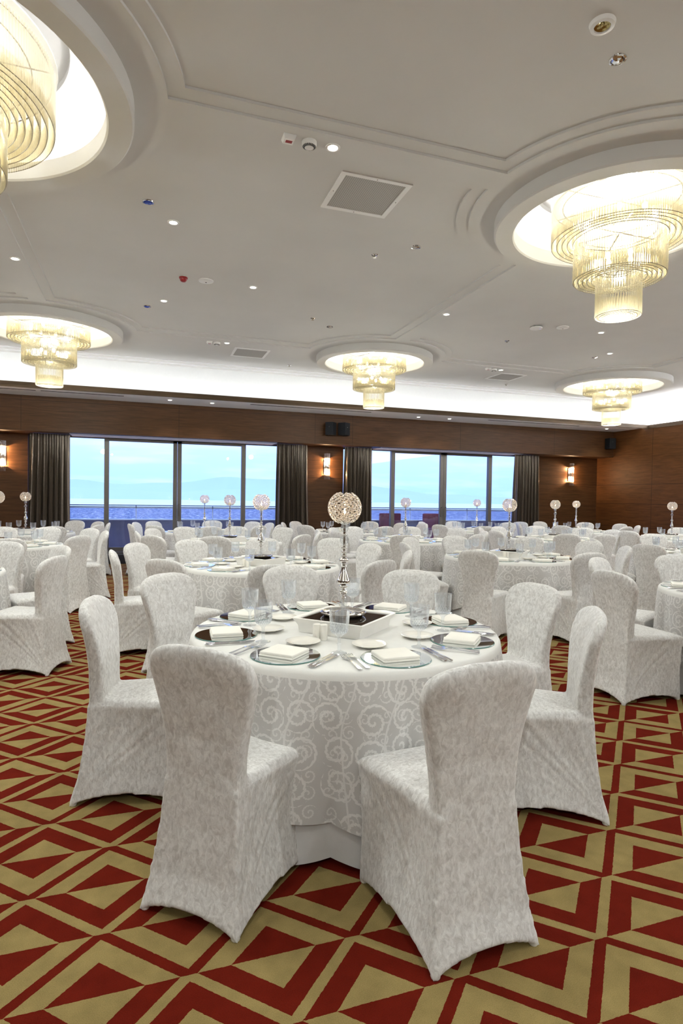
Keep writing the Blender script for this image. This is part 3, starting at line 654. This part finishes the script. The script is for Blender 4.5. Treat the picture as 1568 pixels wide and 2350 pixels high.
# ------------------------------------------------------------------ chair
def build_chair_mesh():
    k = MB(); M_ = 16
    def lerp(tab, z):
        for (a, va), (b_, vb) in zip(tab[:-1], tab[1:]):
            if z <= b_: return va+(vb-va)*(z-a)/(b_-a)
        return tab[-1][1]
    yr = [(0, -.045), (.12, -.012), (.30, .012), (.47, .022), (.60, .018), (.75, -.005), (.93, -.045)]
    rx = [(0, .196), (.10, .178), (.25, .160), (.40, .148), (.47, .146)]
    fx = [(0, .208), (.2, .205), (.40, .210), (.44, .220), (.47, .212)]
    fy = [(0, .462), (.2, .455), (.40, .465), (.44, .475), (.47, .462)]
    def hem(t, side): return (.048, .052, .055, .052)[side]*math.sin(PI*t)**.6
    R = []
    for z in (0, .03, .07, .12, .18, .25, .32, .38, .415, .44, .46, .472):
        ins = 0 if z < .46 else (.006 if z < .47 else .022)
        rxx, fxx, yy, ff = lerp(rx, z)-ins*.3, lerp(fx, z)-ins, lerp(yr, z)+(.03 if z > .45 else 0), lerp(fy, z)-ins
        if z < .05: rxx += 0; 
        cs = [(-rxx, yy), (rxx, yy), (fxx, ff), (-fxx, ff)]; ring = []
        for s_ in range(4):
            a, b_ = Vector(cs[s_]), Vector(cs[(s_+1) % 4]); d = (b_-a).normalized(); nrm = Vector((-d.y, d.x))
            for i in range(M_):
                t = i/M_; bl = .020*math.sin(PI*min(1, z/.44))*math.sin(PI*t)*(1 if s_ else .5)
                if z >= .43: bl = -.006*math.sin(PI*t) if s_ == 2 else 0
                p = a.lerp(b_, t)+nrm*bl; h = hem(t, s_); zz = h+z*(1-h/.472)
                ring.append((p.x, p.y, zz))
        R.append(ring)
    n = len(R[0]); vs_ = [p for r in R for p in r]; fs = []
    for i in range(len(R)-1):
        for j in range(n): fs.append((i*n+j, i*n+(j+1) % n, (i+1)*n+(j+1) % n, (i+1)*n+j))
    i0 = len(vs_)
    for p in R[0]: vs_.append((p[0]*.86, .21+(p[1]-.21)*.90, p[2]+.004))
    vs_.append((0, .2, .14)); vs_.append((0, .24, .485)); cb, ct = len(vs_)-2, len(vs_)-1
    for j in range(n): fs.append((j, i0+j, i0+(j+1) % n, (j+1) % n))
    for j in range(n): fs.append((cb, i0+(j+1) % n, i0+j)); fs.append((ct, (len(R)-1)*n+j, (len(R)-1)*n+(j+1) % n))
    k.add(vs_, fs)
    # back slab
    hw = [(.12, .160), (.30, .148), (.45, .147), (.55, .152), (.65, .170), (.74, .193), (.80, .207)]
    th = [(.12, .05), (.30, .06), (.47, .078), (.6, .072), (.75, .068), (.88, .060), (.93, .05)]
    zs = [.12, .18, .24, .30, .36, .42, .48, .54, .60, .66, .71, .76, .80]+[.80+.118*math.sin(PI/2*i/9) for i in range(1, 10)]
    R = []; n = 40
    for z in zs:
        w = lerp(hw, z) if z <= .80 else .207*max(.02, (1-((z-.80)/.118001)**3.4))**(1/3.4)
        t = lerp(th, z)
        if z > .86: t *= max(.25, math.sqrt(max(0, 1-((z-.86)/.0595)**2)))
        y0 = lerp(yr, z)+lerp(th, z)/2; ring = []
        for j in range(n):
            a = 2*PI*j/n; c, s_ = math.cos(a), math.sin(a); e = 2/6.0
            x = w*math.copysign(abs(c)**e, c); y = t/2*math.copysign(abs(s_)**e, s_)
            zz = z-.012*(x/.2)**2*(1 if z > .8 else 0)
            ring.append((x, y0+y+.022*(x/.2)**2*max(0, min(1, (z-.5)/.2)), zz))
        R.append(ring)
    k.rings(R)
    me = k.mesh('chair_raw', M['velvet']); o = bpy.data.objects.new('tmp', me); C.objects.link(o)
    md = o.modifiers.new('r', 'REMESH'); md.mode = 'VOXEL'; md.voxel_size = .0075; md.use_smooth_shade = True
    sm = o.modifiers.new('s', 'SMOOTH'); sm.factor = .5; sm.iterations = 4
    dg = bpy.context.evaluated_depsgraph_get(); dg.update(); ev = o.evaluated_get(dg)
    out = bpy.data.meshes.new_from_object(ev); bpy.data.objects.remove(o)
    zmin = min(v.co.z for v in out.vertices)
    for v in out.vertices:
        x, y, z = v.co; z -= zmin
        if z < .45 and abs(x) > .10:      # fabric pulled in diagonal folds along the sides
            a = math.atan2(z, y+.06); w = max(0, min(1, (a-.35)/.3))*max(0, min(1, (1.45-a)/.25))*min(1, z/.14)*min(1, max(0, (.45-z)/.03))
            x += math.copysign(.0022*w*(math.sin(a*21+1.3*math.copysign(1, x))+.8*math.sin(a*37+x*9)), x)
        if z > .47: y += .0016*math.sin(31*x+17*z)*math.sin(9*z)
        v.co = (x, y, z)
    out.update(); return out
full = build_chair_mesh()
nv = len(full.vertices); fn_ = [v.normal.copy() for v in full.vertices]
grp = {'backrest': [], 'seat': [], 'skirt': []}
for p in full.polygons:
    c = p.center
    if c.z > .487 or (c.z > .42 and c.y < .094 and (c.y < .055 or c.z > .477)): g = 'backrest'
    elif c.z > .437 and c.y > .03: g = 'seat'
    else: g = 'skirt'
    grp[g].append(p.index)
CH = {}
for g, idx in grp.items():
    mp = {}; vs_ = []; fs = []; nr = []
    for i in idx:
        f = []
        for v in full.polygons[i].vertices:
            if v not in mp: mp[v] = len(vs_); vs_.append(full.vertices[v].co[:]); nr.append(fn_[v])
            f.append(mp[v])
        fs.append(f)
    me = bpy.data.meshes.new('chair_'+g); me.from_pydata(vs_, [], fs); me.materials.append(M['velvet']); me.polygons.foreach_set('use_smooth', [True]*len(fs)); me.update()
    me.normals_split_custom_set_from_vertices(nr); CH[g] = me
foot_me = MB().lathe([(.013, 0), (.015, .004), (.013, .02)], 12).mesh('foot', M['whitefoot'], 40)

def sector(dx, dy, words=('near', 'near right', 'right', 'far right', 'far', 'far left', 'left', 'near left'), base=None):
    # side of a table as seen from the camera
    bx, by = base; L0 = math.hypot(bx, by); tx, ty = -bx/L0, -by/L0       # towards camera
    a = math.atan2(-(tx*dy-ty*dx)*-1, tx*dx+ty*dy)
    return words[int(round((a % (2*PI))/(PI/4))) % 8]

TAB = {  # centre, description
    (1, 0): ((.97, 2.79), 'the nearest table'), (1, 1): ((1.11, 5.70), 'the table straight behind the nearest'),
    (1, 2): ((1.22, 8.68), 'the nearest row\'s third table'), (1, 3): ((1.10, 11.15), 'the left window door\'s table'),
    (2, 0): ((4.45, 3.12), 'the closest right-edge table'), (2, 1): ((4.12, 5.97), 'the big table right of centre'),
    (2, 2): ((4.03, 8.68), 'the middle table before right window'), (2, 3): ((3.88, 11.15), 'the far table behind nearest globe'),
    (3, 1): ((6.98, 5.95), 'the second right-edge table'), (3, 2): ((6.88, 8.62), 'the table before the right curtain'),
    (3, 3): ((6.83, 11.1), 'the table at the right window'), (4, 2): ((9.42, 8.5), 'the right-edge table by side wall'), (4, 3): ((9.35, 11.0), 'the far corner table'),
    (0, 1): ((-1.86, 5.62), 'the closest left-edge table'), (0, 2): ((-1.74, 8.52), 'the second left-edge table'), (0, 3): ((-1.86, 11.15), 'the far left table below curtain')}
# chairs: top-centre pixel of the backrest, table
CHAIRS = [(440, 1487, 1, 0), (1130, 1524, 1, 0), (210, 1372, 1, 0), (1380, 1398, 1, 0), (1240, 1340, 1, 0), (375, 1316, 1, 0), (665, 1298, 1, 0), (948, 1308, 1, 0),
 (251, 1263, 1, 1), (304, 1246, 1, 1), (370, 1284, 1, 1), (434, 1238, 1, 1), (603, 1234.5, 1, 1), (768, 1235, 1, 1), (856, 1247.7, 1, 1), (884, 1286, 1, 1), (640, 1299, 1, 1),
 (310, 1219.5, 1, 2), (344.5, 1212.5, 1, 2), (344.5, 1229, 1, 2), (421, 1209, 1, 2), (497, 1229.5, 1, 2), (536, 1209.6, 1, 2), (654, 1210.4, 1, 2), (671, 1225.4, 1, 2), (707, 1220, 1, 2),
 (295, 1202, 1, 3), (314, 1198.5, 1, 3), (356, 1206, 1, 3), (376, 1197, 1, 3), (467, 1197, 1, 3), (482, 1206, 1, 3), (560, 1198, 1, 3), (586, 1205.5, 1, 3), (609, 1199.6, 1, 3), (636, 1204.6, 1, 3),
 (222, 1197, 0, 3), (219.5, 1203.6, 0, 3), (253, 1200, 0, 3), (157.5, 1195.5, 0, 3), (106, 1206, 0, 3),
 (213, 1212.5, 0, 2), (242, 1218, 0, 2), (113, 1209.5, 0, 2), (172.5, 1228.6, 0, 2), (5, 1209, 0, 2), (7, 1230, 0, 2),
 (141, 1252.6, 0, 1), (123, 1276, 0, 1), (18, 1242.7, 0, 1),
 (662, 1199, 2, 3), (719, 1198, 2, 3), (725, 1204, 2, 3), (823, 1199, 2, 3), (857.5, 1206, 2, 3), (897, 1200.5, 2, 3), (964, 1200.5, 2, 3),
 (727, 1215, 2, 2), (770, 1211, 2, 2), (819, 1209, 2, 2), (816, 1218.7, 2, 2), (940.5, 1209, 2, 2), (929, 1226, 2, 2), (1053, 1213, 2, 2), (1116, 1219, 2, 2), (1067.6, 1224.5, 2, 2),
 (935.5, 1233, 2, 1), (925, 1245, 2, 1), (945, 1264, 1, 1), (1041, 1229.5, 2, 1), (1095, 1263, 2, 1), (1217, 1232, 2, 1), (1360, 1241.6, 2, 1), (1333.6, 1265.6, 2, 1), (1444.6, 1253.5, 2, 1),
 (990, 1198, 3, 3), (1014.5, 1204, 3, 3), (1059, 1198, 3, 3), (1122, 1206, 3, 3), (1157, 1199.6, 3, 3), (1201, 1198, 3, 3),
 (1104, 1211, 3, 2), (1139, 1208, 3, 2), (1174, 1217, 3, 2), (1230, 1207, 3, 2), (1303, 1222.5, 3, 2), (1340, 1211, 3, 2), (1421, 1216.5, 3, 2), (1375, 1226.7, 3, 2),
 (1218, 1200, 4, 3), (1255, 1198, 4, 3), (1298, 1205, 4, 3), (1343, 1199, 4, 3), (1391, 1206, 4, 3), (1427, 1202, 4, 3), (1460, 1205.6, 4, 3),
 (1494, 1216.5, 4, 2), (1559, 1210.7, 4, 2), (1386, 1237, 3, 1), (1498, 1225, 3, 1), (1495, 1248.5, 3, 1), (1410, 1311, 2, 0), (1373, 1280, 2, 0), (1558, 1275, 2, 0)]
ANG = {(440, 1487): 48.6, (1130, 1524): 94, (1410, 1311): 0}
placed = {}; PO = []
for px, py, ti, tj in CHAIRS:
    p = atz(px, py, .908); (tx, ty), desc = TAB[(ti, tj)]
    ang = math.radians(ANG[(px, py)]) if (px, py) in ANG else math.atan2(ty-p.y, tx-p.x)
    PO.append([p.x+math.cos(ang)*.025, p.y+math.sin(ang)*.025, ang])
def relax(q, i):
    px, py, ti, tj = CHAIRS[i]; tx, ty = TAB[(ti, tj)][0]; r = math.hypot(q[0]-tx, q[1]-ty); rm = 1.22 if (ti, tj) == (1, 0) else 1.285
    if r < rm and (px, py) not in ((440, 1487), (1130, 1524), (1380, 1398)): q[0] = tx+(q[0]-tx)*rm/r; q[1] = ty+(q[1]-ty)*rm/r
    q[1] = min(q[1], 12.40)
    if (px, py) not in ANG: q[2] = math.atan2(ty-q[1], tx-q[0])
sc = lambda q: (q[0]+.2*math.cos(q[2]), q[1]+.2*math.sin(q[2]))
for it in range(80):                       # chairs keep a hand's width of room from each other
    for i, q in enumerate(PO): relax(q, i)
    for i in range(len(PO)):
        for j in range(i):
            ax, ay = sc(PO[i]); bx, by = sc(PO[j]); d = math.hypot(ax-bx, ay-by)
            if 1e-6 < d < .50:
                wi, wj = (1, 0) if j < 8 else (.5, .5); e = (.50-d)*.6
                ux, uy = (ax-bx)/d, (ay-by)/d
                PO[i][0] += ux*e*wi; PO[i][1] += uy*e*wi; PO[j][0] -= ux*e*wj; PO[j][1] -= uy*e*wj
for (px, py, ti, tj), (qx, qy, ang) in zip(CHAIRS, PO):
    (tx, ty), desc = TAB[(ti, tj)]; p = Vector((qx, qy, 0))
    near = math.hypot(p.x, p.y) < 6.0
    t = empty('banquet_chair', (p.x, p.y, 0), ang-PI/2)
    for g in ('backrest', 'seat', 'skirt'): link(g, CH[g], t)
    if near:
        for a, b_ in ((-.180, -.026), (.180, -.026), (-.192, .447), (.192, .447)): link('foot', foot_me, t, (a, b_, 0))
    s_ = sector(p.x-tx, p.y-ty, base=(tx, ty)); placed.setdefault((ti, tj, s_), []).append((px, t, desc))
for (ti, tj, s_), lst in placed.items():
    lst.sort(key=lambda q: q[0])
    for i, (px, t, desc) in enumerate(lst):
        w = '' if len(lst) == 1 else (('left-hand ', 'right-hand ')[i] if len(lst) == 2 else ('leftmost ', 'middle ', 'rightmost ', 'outermost ')[i])
        tag(t, '%swhite velvet chair, %s side of %s' % (w, s_, desc), 'chair', 'velvet-covered banquet chairs')

# ------------------------------------------------------------------ tables and cloths
RT_ = .75
def cloth(seed, r0, ztop, zlo, zamp, amp, mats, top, uvscale=1.0, nseg=256):
    rn = random.Random(seed); ph = [rn.uniform(0, 6.28) for _ in range(8)]; n = nseg; R = []; vrow = []
    fz = lambda a: 1.15*(2*abs(math.sin(8.5*a+ph[0]+.8*math.sin(3*a+ph[1])))**.85-1.15)*(.75+.25*math.sin(2*a+ph[4]))+.22*math.sin(7*a+ph[3])
    rows = [(.30, 0), (.60, 0), (.715, 0), (.737, .0), (.748, .006), (.755, .018), (.758, .035)] if top else [(.745, .01), (.752, .03)]
    for r, dz in rows: R.append([(r*r0/.75*math.cos(2*PI*j/n), r*r0/.75*math.sin(2*PI*j/n), ztop-dz) for j in range(n)]); vrow.append(r)
    steps = 12; Lz = ztop-.035
    for i in range(1, steps+1):
        u = i/steps; ring = []
        for j in range(n):
            a = 2*PI*j/n; hz = zlo+zamp*math.cos(4*a+ph[4])+.015*math.sin(9*a+ph[5])
            f = fz(a)
            q = u**.75; rr = r0*1.011+q*(.018+amp*f)+.004*u
            ring.append((rr*math.cos(a), rr*math.sin(a), Lz+(hz-Lz)*u))
        R.append(ring); vrow.append(.758+u*.6)
    k = MB(); k.rings(R, False, False)
    if top: 
        o_ = len(k.v); k.v.append((0, 0, ztop)); 
        for j in range(n): k.f.append((o_, (j+1) % n, j)); k.m.append(0)
    k.m = [1 if (max(k.v[i][2] for i in f) > ztop-.02) else 0 for f in k.f] if len(mats) > 1 else k.m
    me = k.mesh('tablecloth', mats, None); me.polygons.foreach_set('use_smooth', [True]*len(me.polygons))
    uv = me.uv_layers.new(name='UVMap'); 
    for p in me.polygons:
        for li in p.loop_indices:
            vi = me.loops[li].vertex_index; i, j = divmod(vi, n)
            if vi == n*len(R): uv.data[li].uv = (0, 0); continue
            co = k.v[vi]; js = j
            if j == 0 and any((me.loops[q].vertex_index % n) > n//2 and me.loops[q].vertex_index < n*len(R) for q in p.loop_indices): js = n
            uv.data[li].uv = (js/n*2*PI*.79*uvscale, (co[2] if co[2] < ztop-.034 else ztop+(r0-math.hypot(co[0], co[1])))*uvscale)
    return me
cl_over = [cloth(s_, .75, .7505, .19, .045, .042, [M['damask'], M['cloth_top']], True) for s_ in (3, 11)]
cl_under = [cloth(s_, .734, .735, .022, .008, .038, [M['linen']], False) for s_ in (3, 11)]
top_me = MB().lathe([(.001, .70), (.715, .70), (.72, .705), (.72, .728), (.715, .733), (.001, .733)], 64).mesh('tabletop', M['wood_lip'], 40)
leg_me = MB().tube((0, 0, 0), (0, 0, .70), .016, 10).mesh('leg', M['chrome'], 40)
# small tableware meshes
charger_me = MB(); charger_me.lathe([(.001, 0), (.143, 0), (.145, .002), (.143, .0045)], 56, cap1=False)
charger_me.mi = 1; charger_me.lathe([(.143, .0046), (.001, .0046)], 56, cap0=False)
charger_me = charger_me.mesh('charger_plate', [M['mirroredge'], M['mirror']], 30)
k = MB()
for q, (dx, w, l, z0, z1) in enumerate([(0, .079, .072, .0, .0085), (.002, .0775, .070, .008, .020)]):
    k.rbox(-w+dx, w+dx, -l, l, z0, z1, .0038, 3)
k.rbox(-.0785, -.062, -.070, .070, .0015, .0196, .0062, 3)
napkin_me = k.mesh('napkin', M['napkin'], 50)
def knife():
    k = MB(); hp = []
    for y, w, h in [(-.105, .004, .003), (-.10, .008, .006), (-.06, .0085, .007), (-.01, .006, .0055), (.0, .0045, .005)]: hp.append([(w*math.cos(2*PI*j/10), y, .007+h*.5*math.sin(2*PI*j/10)) for j in range(10)])
    k.rings(hp); bl = []
    for y, x0, x1 in [(0, -.004, .006), (.02, -.005, .010), (.08, -.005, .011), (.105, -.004, .008), (.115, -.003, -.002)]: bl.append([(x0, y, .0062), (x1, y, .007), (x0, y, .0080)])
    k.rings(bl); return k.mesh('table_knife', M['steel'], 40)
def fork():
    k = MB(); pr = []
    for y, w, z in [(-.105, .007, .006), (-.10, .009, .006), (-.05, .006, .007), (.0, .0035, .009), (.03, .004, .010), (.045, .011, .006), (.06, .0125, .004)]:
        pr.append([(-w, y, z), (w, y, z), (w, y, z+.002), (-w, y, z+.002)])
    k.rings(pr)
    for i in range(4):
        x = -.0105+.007*i
        k.rings([[(x-w, y, z), (x+w, y, z), (x+w, y, z+.0018), (x-w, y, z+.0018)] for y, w, z in ((.058, .002, .004), (.08, .0017, .004), (.103, .0009, .008))])
    return k.mesh('table_fork', M['steel'], 40)
knife_me, fork_me = knife(), fork()
plate_me = MB().lathe([(.001, .001), (.042, 0), (.045, .004), (.075, .014), (.078, .0165), (.075, .0175), (.045, .0075), (.040, .006), (.001, .005)], 48).mesh('bread_plate', M['china'], 50)
gp = [(.001, 0), (.034, 0), (.034, .002), (.014, .007), (.0065, .014), (.006, .03), (.0105, .040), (.006, .050), (.0075, .066), (.013, .074), (.028, .084), (.036, .096), (.0385, .115), (.041, .150), (.0435, .183)]
gi = [(.0422, .1835), (.0395, .150), (.037, .116), (.0335, .098), (.024, .088), (.001, .083)]
k = MB(); k.lathe(gp, 64, cap1=False, flute=.035, fn=16, fz=(.02, .17)); goblet_bowl = k.mesh('goblet', M['goblet'], 35)
k = MB(); k.lathe(gi, 32, cap0=False, cap1=False); k.lathe([(.0435, .183), (.0428, .185), (.0422, .1835)], 48, cap0=False, cap1=False)
for row, (z, r) in enumerate(((.088, .030), (.096, .0355), (.105, .0375), (.114, .0385))):
    for j in range(20):
        a = 2*PI*(j+.5*(row % 2))/20; k.ball((r*math.cos(a), r*math.sin(a), z), .0042, 5, 3)
goblet_cut = k.mesh('cut_pattern', M['goblet'], 50)
shaker_me = MB().lathe([(.001, 0), (.0165, 0), (.0175, .004), (.0185, .066), (.0175, .071), (.010, .074), (.001, .0745)], 28).mesh('shaker', M['china'], 50)
# candle stand
def stand_parts():
    P = {}
    P['base_plate'] = MB().lathe([(.001, .002), (.095, .0), (.112, .012), (.115, .018), (.110, .022), (.085, .013), (.045, .012), (.03, .022), (.012, .030), (.001, .030)], 56).mesh('base_plate', M['silver'], 50)
    k = MB()
    def bulge(z, r, h, n=24): k.ball((0, 0, z), r, n, 10, h/r/2)
    k.tube((0, 0, .03), (0, 0, .47), .006, 12)
    for z, r, h in [(.088, .013, .014), (.100, .010, .010), (.118, .019, .030), (.146, .023, .020), (.152, .012, .03), (.246, .014, .012), (.258, .018, .012), (.276, .024, .030), (.298, .015, .014), (.318, .013, .02), (.338, .016, .014), (.352, .011, .012), (.405, .014, .012)]: bulge(z, r, h)
    k.lathe([(.010, .155), (.031, .160), (.0345, .168), (.031, .178), (.021, .205), (.013, .232), (.011, .243)], 32)
    P['stem'] = k.mesh('stem', M['silver'], 50)
    for q, (z, r) in enumerate([(.045, .016), (.066, .021), (.378, .023), (.437, .021), (.452, .017)]): P['crystal_bead%d' % q] = MB().ball((0, 0, z), r, 12, 8).mesh('crystal_bead', M['goblet'], 20)
    P['cup'] = MB().lathe([(.012, .455), (.022, .462), (.030, .468), (.034, .473), (.001, .474)], 28).mesh('cup', M['silver'], 40)
    k = MB(); kk = MB(); R_ = .081; zc = .539; N_ = 250
    for i in range(N_):
        cz = 1-2*(i+.5)/N_
        if cz > .90 or cz < -.90: continue
        a = i*PI*(3-math.sqrt(5)); s_ = math.sqrt(1-cz*cz); nrm = Vector((s_*math.cos(a), s_*math.sin(a), cz)); c = nrm*R_+Vector((0, 0, zc))
        u = nrm.orthogonal().normalized(); v = nrm.cross(u); br = .0072
        R0 = [[tuple(c+(u*math.cos(2*PI*j/8)+v*math.sin(2*PI*j/8))*rr+nrm*hh) for j in range(8)] for rr, hh in ((br*.5, -.003), (br, 0), (br*.6, .004))]
        k.rings(R0)
        R1 = [[tuple(c+(u*math.cos(2*PI*j/10)+v*math.sin(2*PI*j/10))*rr+nrm*hh) for j in range(10)] for rr, hh in ((br+.0001, .0015), (br+.0016, 0), (br+.0001, -.0015))]
        kk.rings(R1, False, False)
    P['crystals'] = k.mesh('crystals', M['crystal'], 20); P['wire_globe'] = kk.mesh('wire_globe', M['silver'], 60)
    P['candle'] = MB().lathe([(.02, .474), (.02, .505), (.001, .506)], 20).mesh('candle', M['china'], 40)
    P['flame'] = MB().lathe([(.001, .507), (.006, .515), (.005, .524), (.001, .538)], 10).mesh('flame', M['flame'], 60)
    return P
SP_ = stand_parts()
def tray_parts():
    k = MB(); w = .165; r = .192
    def ring(w_, z): return [(-w_, -w_, z), (w_, -w_, z), (w_, w_, z), (-w_, w_, z)]
    k.rings([ring(w, 0), ring(w+.004, .035), ring(r-.006, .064), ring(r, .070), ring(r-.004, .073), ring(r-.014, .071), ring(r-.020, .066), ring(r-.022, .060)], True, True)
    return k.mesh('tray_body', M['ceramic'], 30), MB().box(-.1695, .1695, -.1695, .1695, .0605, .064).mesh('mirror_inlay', M['blackglass'])
tray_me, inlay_me = tray_parts()

ZT = .7512
for n_, (key, ((tx, ty), desc)) in enumerate(TAB.items()):
    t = empty('banquet_table', (tx, ty, 0)); tag(t, 'round table under white damask cloth, being %s' % desc, 'table', 'round banquet tables')
    link('tabletop', top_me, t)
    for j in range(4): link('leg', leg_me, t, (.5*math.cos(PI/4+j*PI/2), .5*math.sin(PI/4+j*PI/2), 0))
    rz = .6*n_ if key != (1, 0) else 0
    o = link('tablecloth', cl_over[n_ % 2], None, (tx, ty, 0), rz); tag(o, 'white scroll-patterned cloth on %s' % desc, 'tablecloth', 'damask tablecloths')
    o = link('underlay_cloth', cl_under[n_ % 2], None, (tx, ty, 0), rz); tag(o, 'plain white floor-length undercloth on %s' % desc, 'underlay cloth', 'plain underlay cloths')
    # tray, stand, shakers
    t = empty('centrepiece_tray', (tx-.012, ty-.03, ZT), math.radians(43)); tag(t, 'square white tray with black inlay on %s' % desc, 'tray', 'centrepiece trays')
    link('tray_body', tray_me, t); link('mirror_inlay', inlay_me, t)
    t = empty('candle_stand', (tx-.012, ty+.0, ZT+.0645)); tag(t, 'tall silver stand with crystal globe on %s' % desc, 'candle stand', 'crystal globe candle stands')
    for g in ('base_plate', 'stem', 'crystal_bead0', 'crystal_bead1', 'crystal_bead2', 'crystal_bead3', 'crystal_bead4', 'cup', 'wire_globe', 'crystals', 'candle', 'flame'):
        link(g.rstrip('01234'), SP_[g], t)
    if key in ((1, 0), (1, 1), (2, 1)): lamp('candle_light', 'POINT', (tx-.012, ty, ZT+.0645+.525), .38, (1, .66, .35), shadow_soft_size=.008)
    for q, (dx, dy) in enumerate(((-.206, -.196), (-.178, -.214))):
        o = link('shaker', shaker_me, None, (tx+dx, ty+dy, ZT)); tag(o, 'small white %s-hand shaker by the tray on %s' % (('left', 'right')[q], desc), 'shaker', 'salt and pepper shakers')
    for s_ in range(8):
        a = math.radians(45*s_+random.uniform(-1.5, 1.5)+1); ox, oy = math.cos(a), math.sin(a); rx_, ry_ = -oy, ox   # right-hand side of the sitter
        side = sector(ox, oy, base=(tx, ty)); rot = a+PI/2
        def at(r, l, z=ZT): return (tx+ox*r+rx_*l, ty+oy*r+ry_*l, z)
        g_ = lambda nm: '%s laid on the tables' % nm
        o = link('charger_plate', charger_me, None, at(.592, 0), rot); tag(o, 'round mirror charger plate at the %s seat of %s' % (side, desc), 'charger plate', g_('mirror chargers'))
        o = link('napkin', napkin_me, None, at(.592, -.005, ZT+.0047), rot+random.uniform(-.05, .05)); tag(o, 'folded cream napkin on the %s charger of %s' % (side, desc), 'napkin', g_('folded napkins'))
        for q, l in enumerate((.168, .19)):
            o = link('table_knife', knife_me, None, at(.60+.006*q, l), rot+random.uniform(-.05, .05)); tag(o, '%s steel knife at the %s seat of %s' % (('inner', 'outer')[q], side, desc), 'knife', g_('steel knives'))
        for q, l in enumerate((-.170, -.202)):
            o = link('table_fork', fork_me, None, at(.60+.006*q, l), rot+random.uniform(-.06, .06)); tag(o, '%s steel fork at the %s seat of %s' % (('inner', 'outer')[q], side, desc), 'fork', g_('steel forks'))
        o = link('bread_plate', plate_me, None, at(.385, -.03), rot); tag(o, 'small white bread plate at the %s seat of %s' % (side, desc), 'plate', g_('bread plates'))
        o = link('goblet', goblet_bowl, None, at(.452, .178), rot); tag(o, 'cut-glass goblet at the %s seat of %s' % (side, desc), 'goblet', g_('cut-glass goblets'))
        link('cut_pattern', goblet_cut, o)
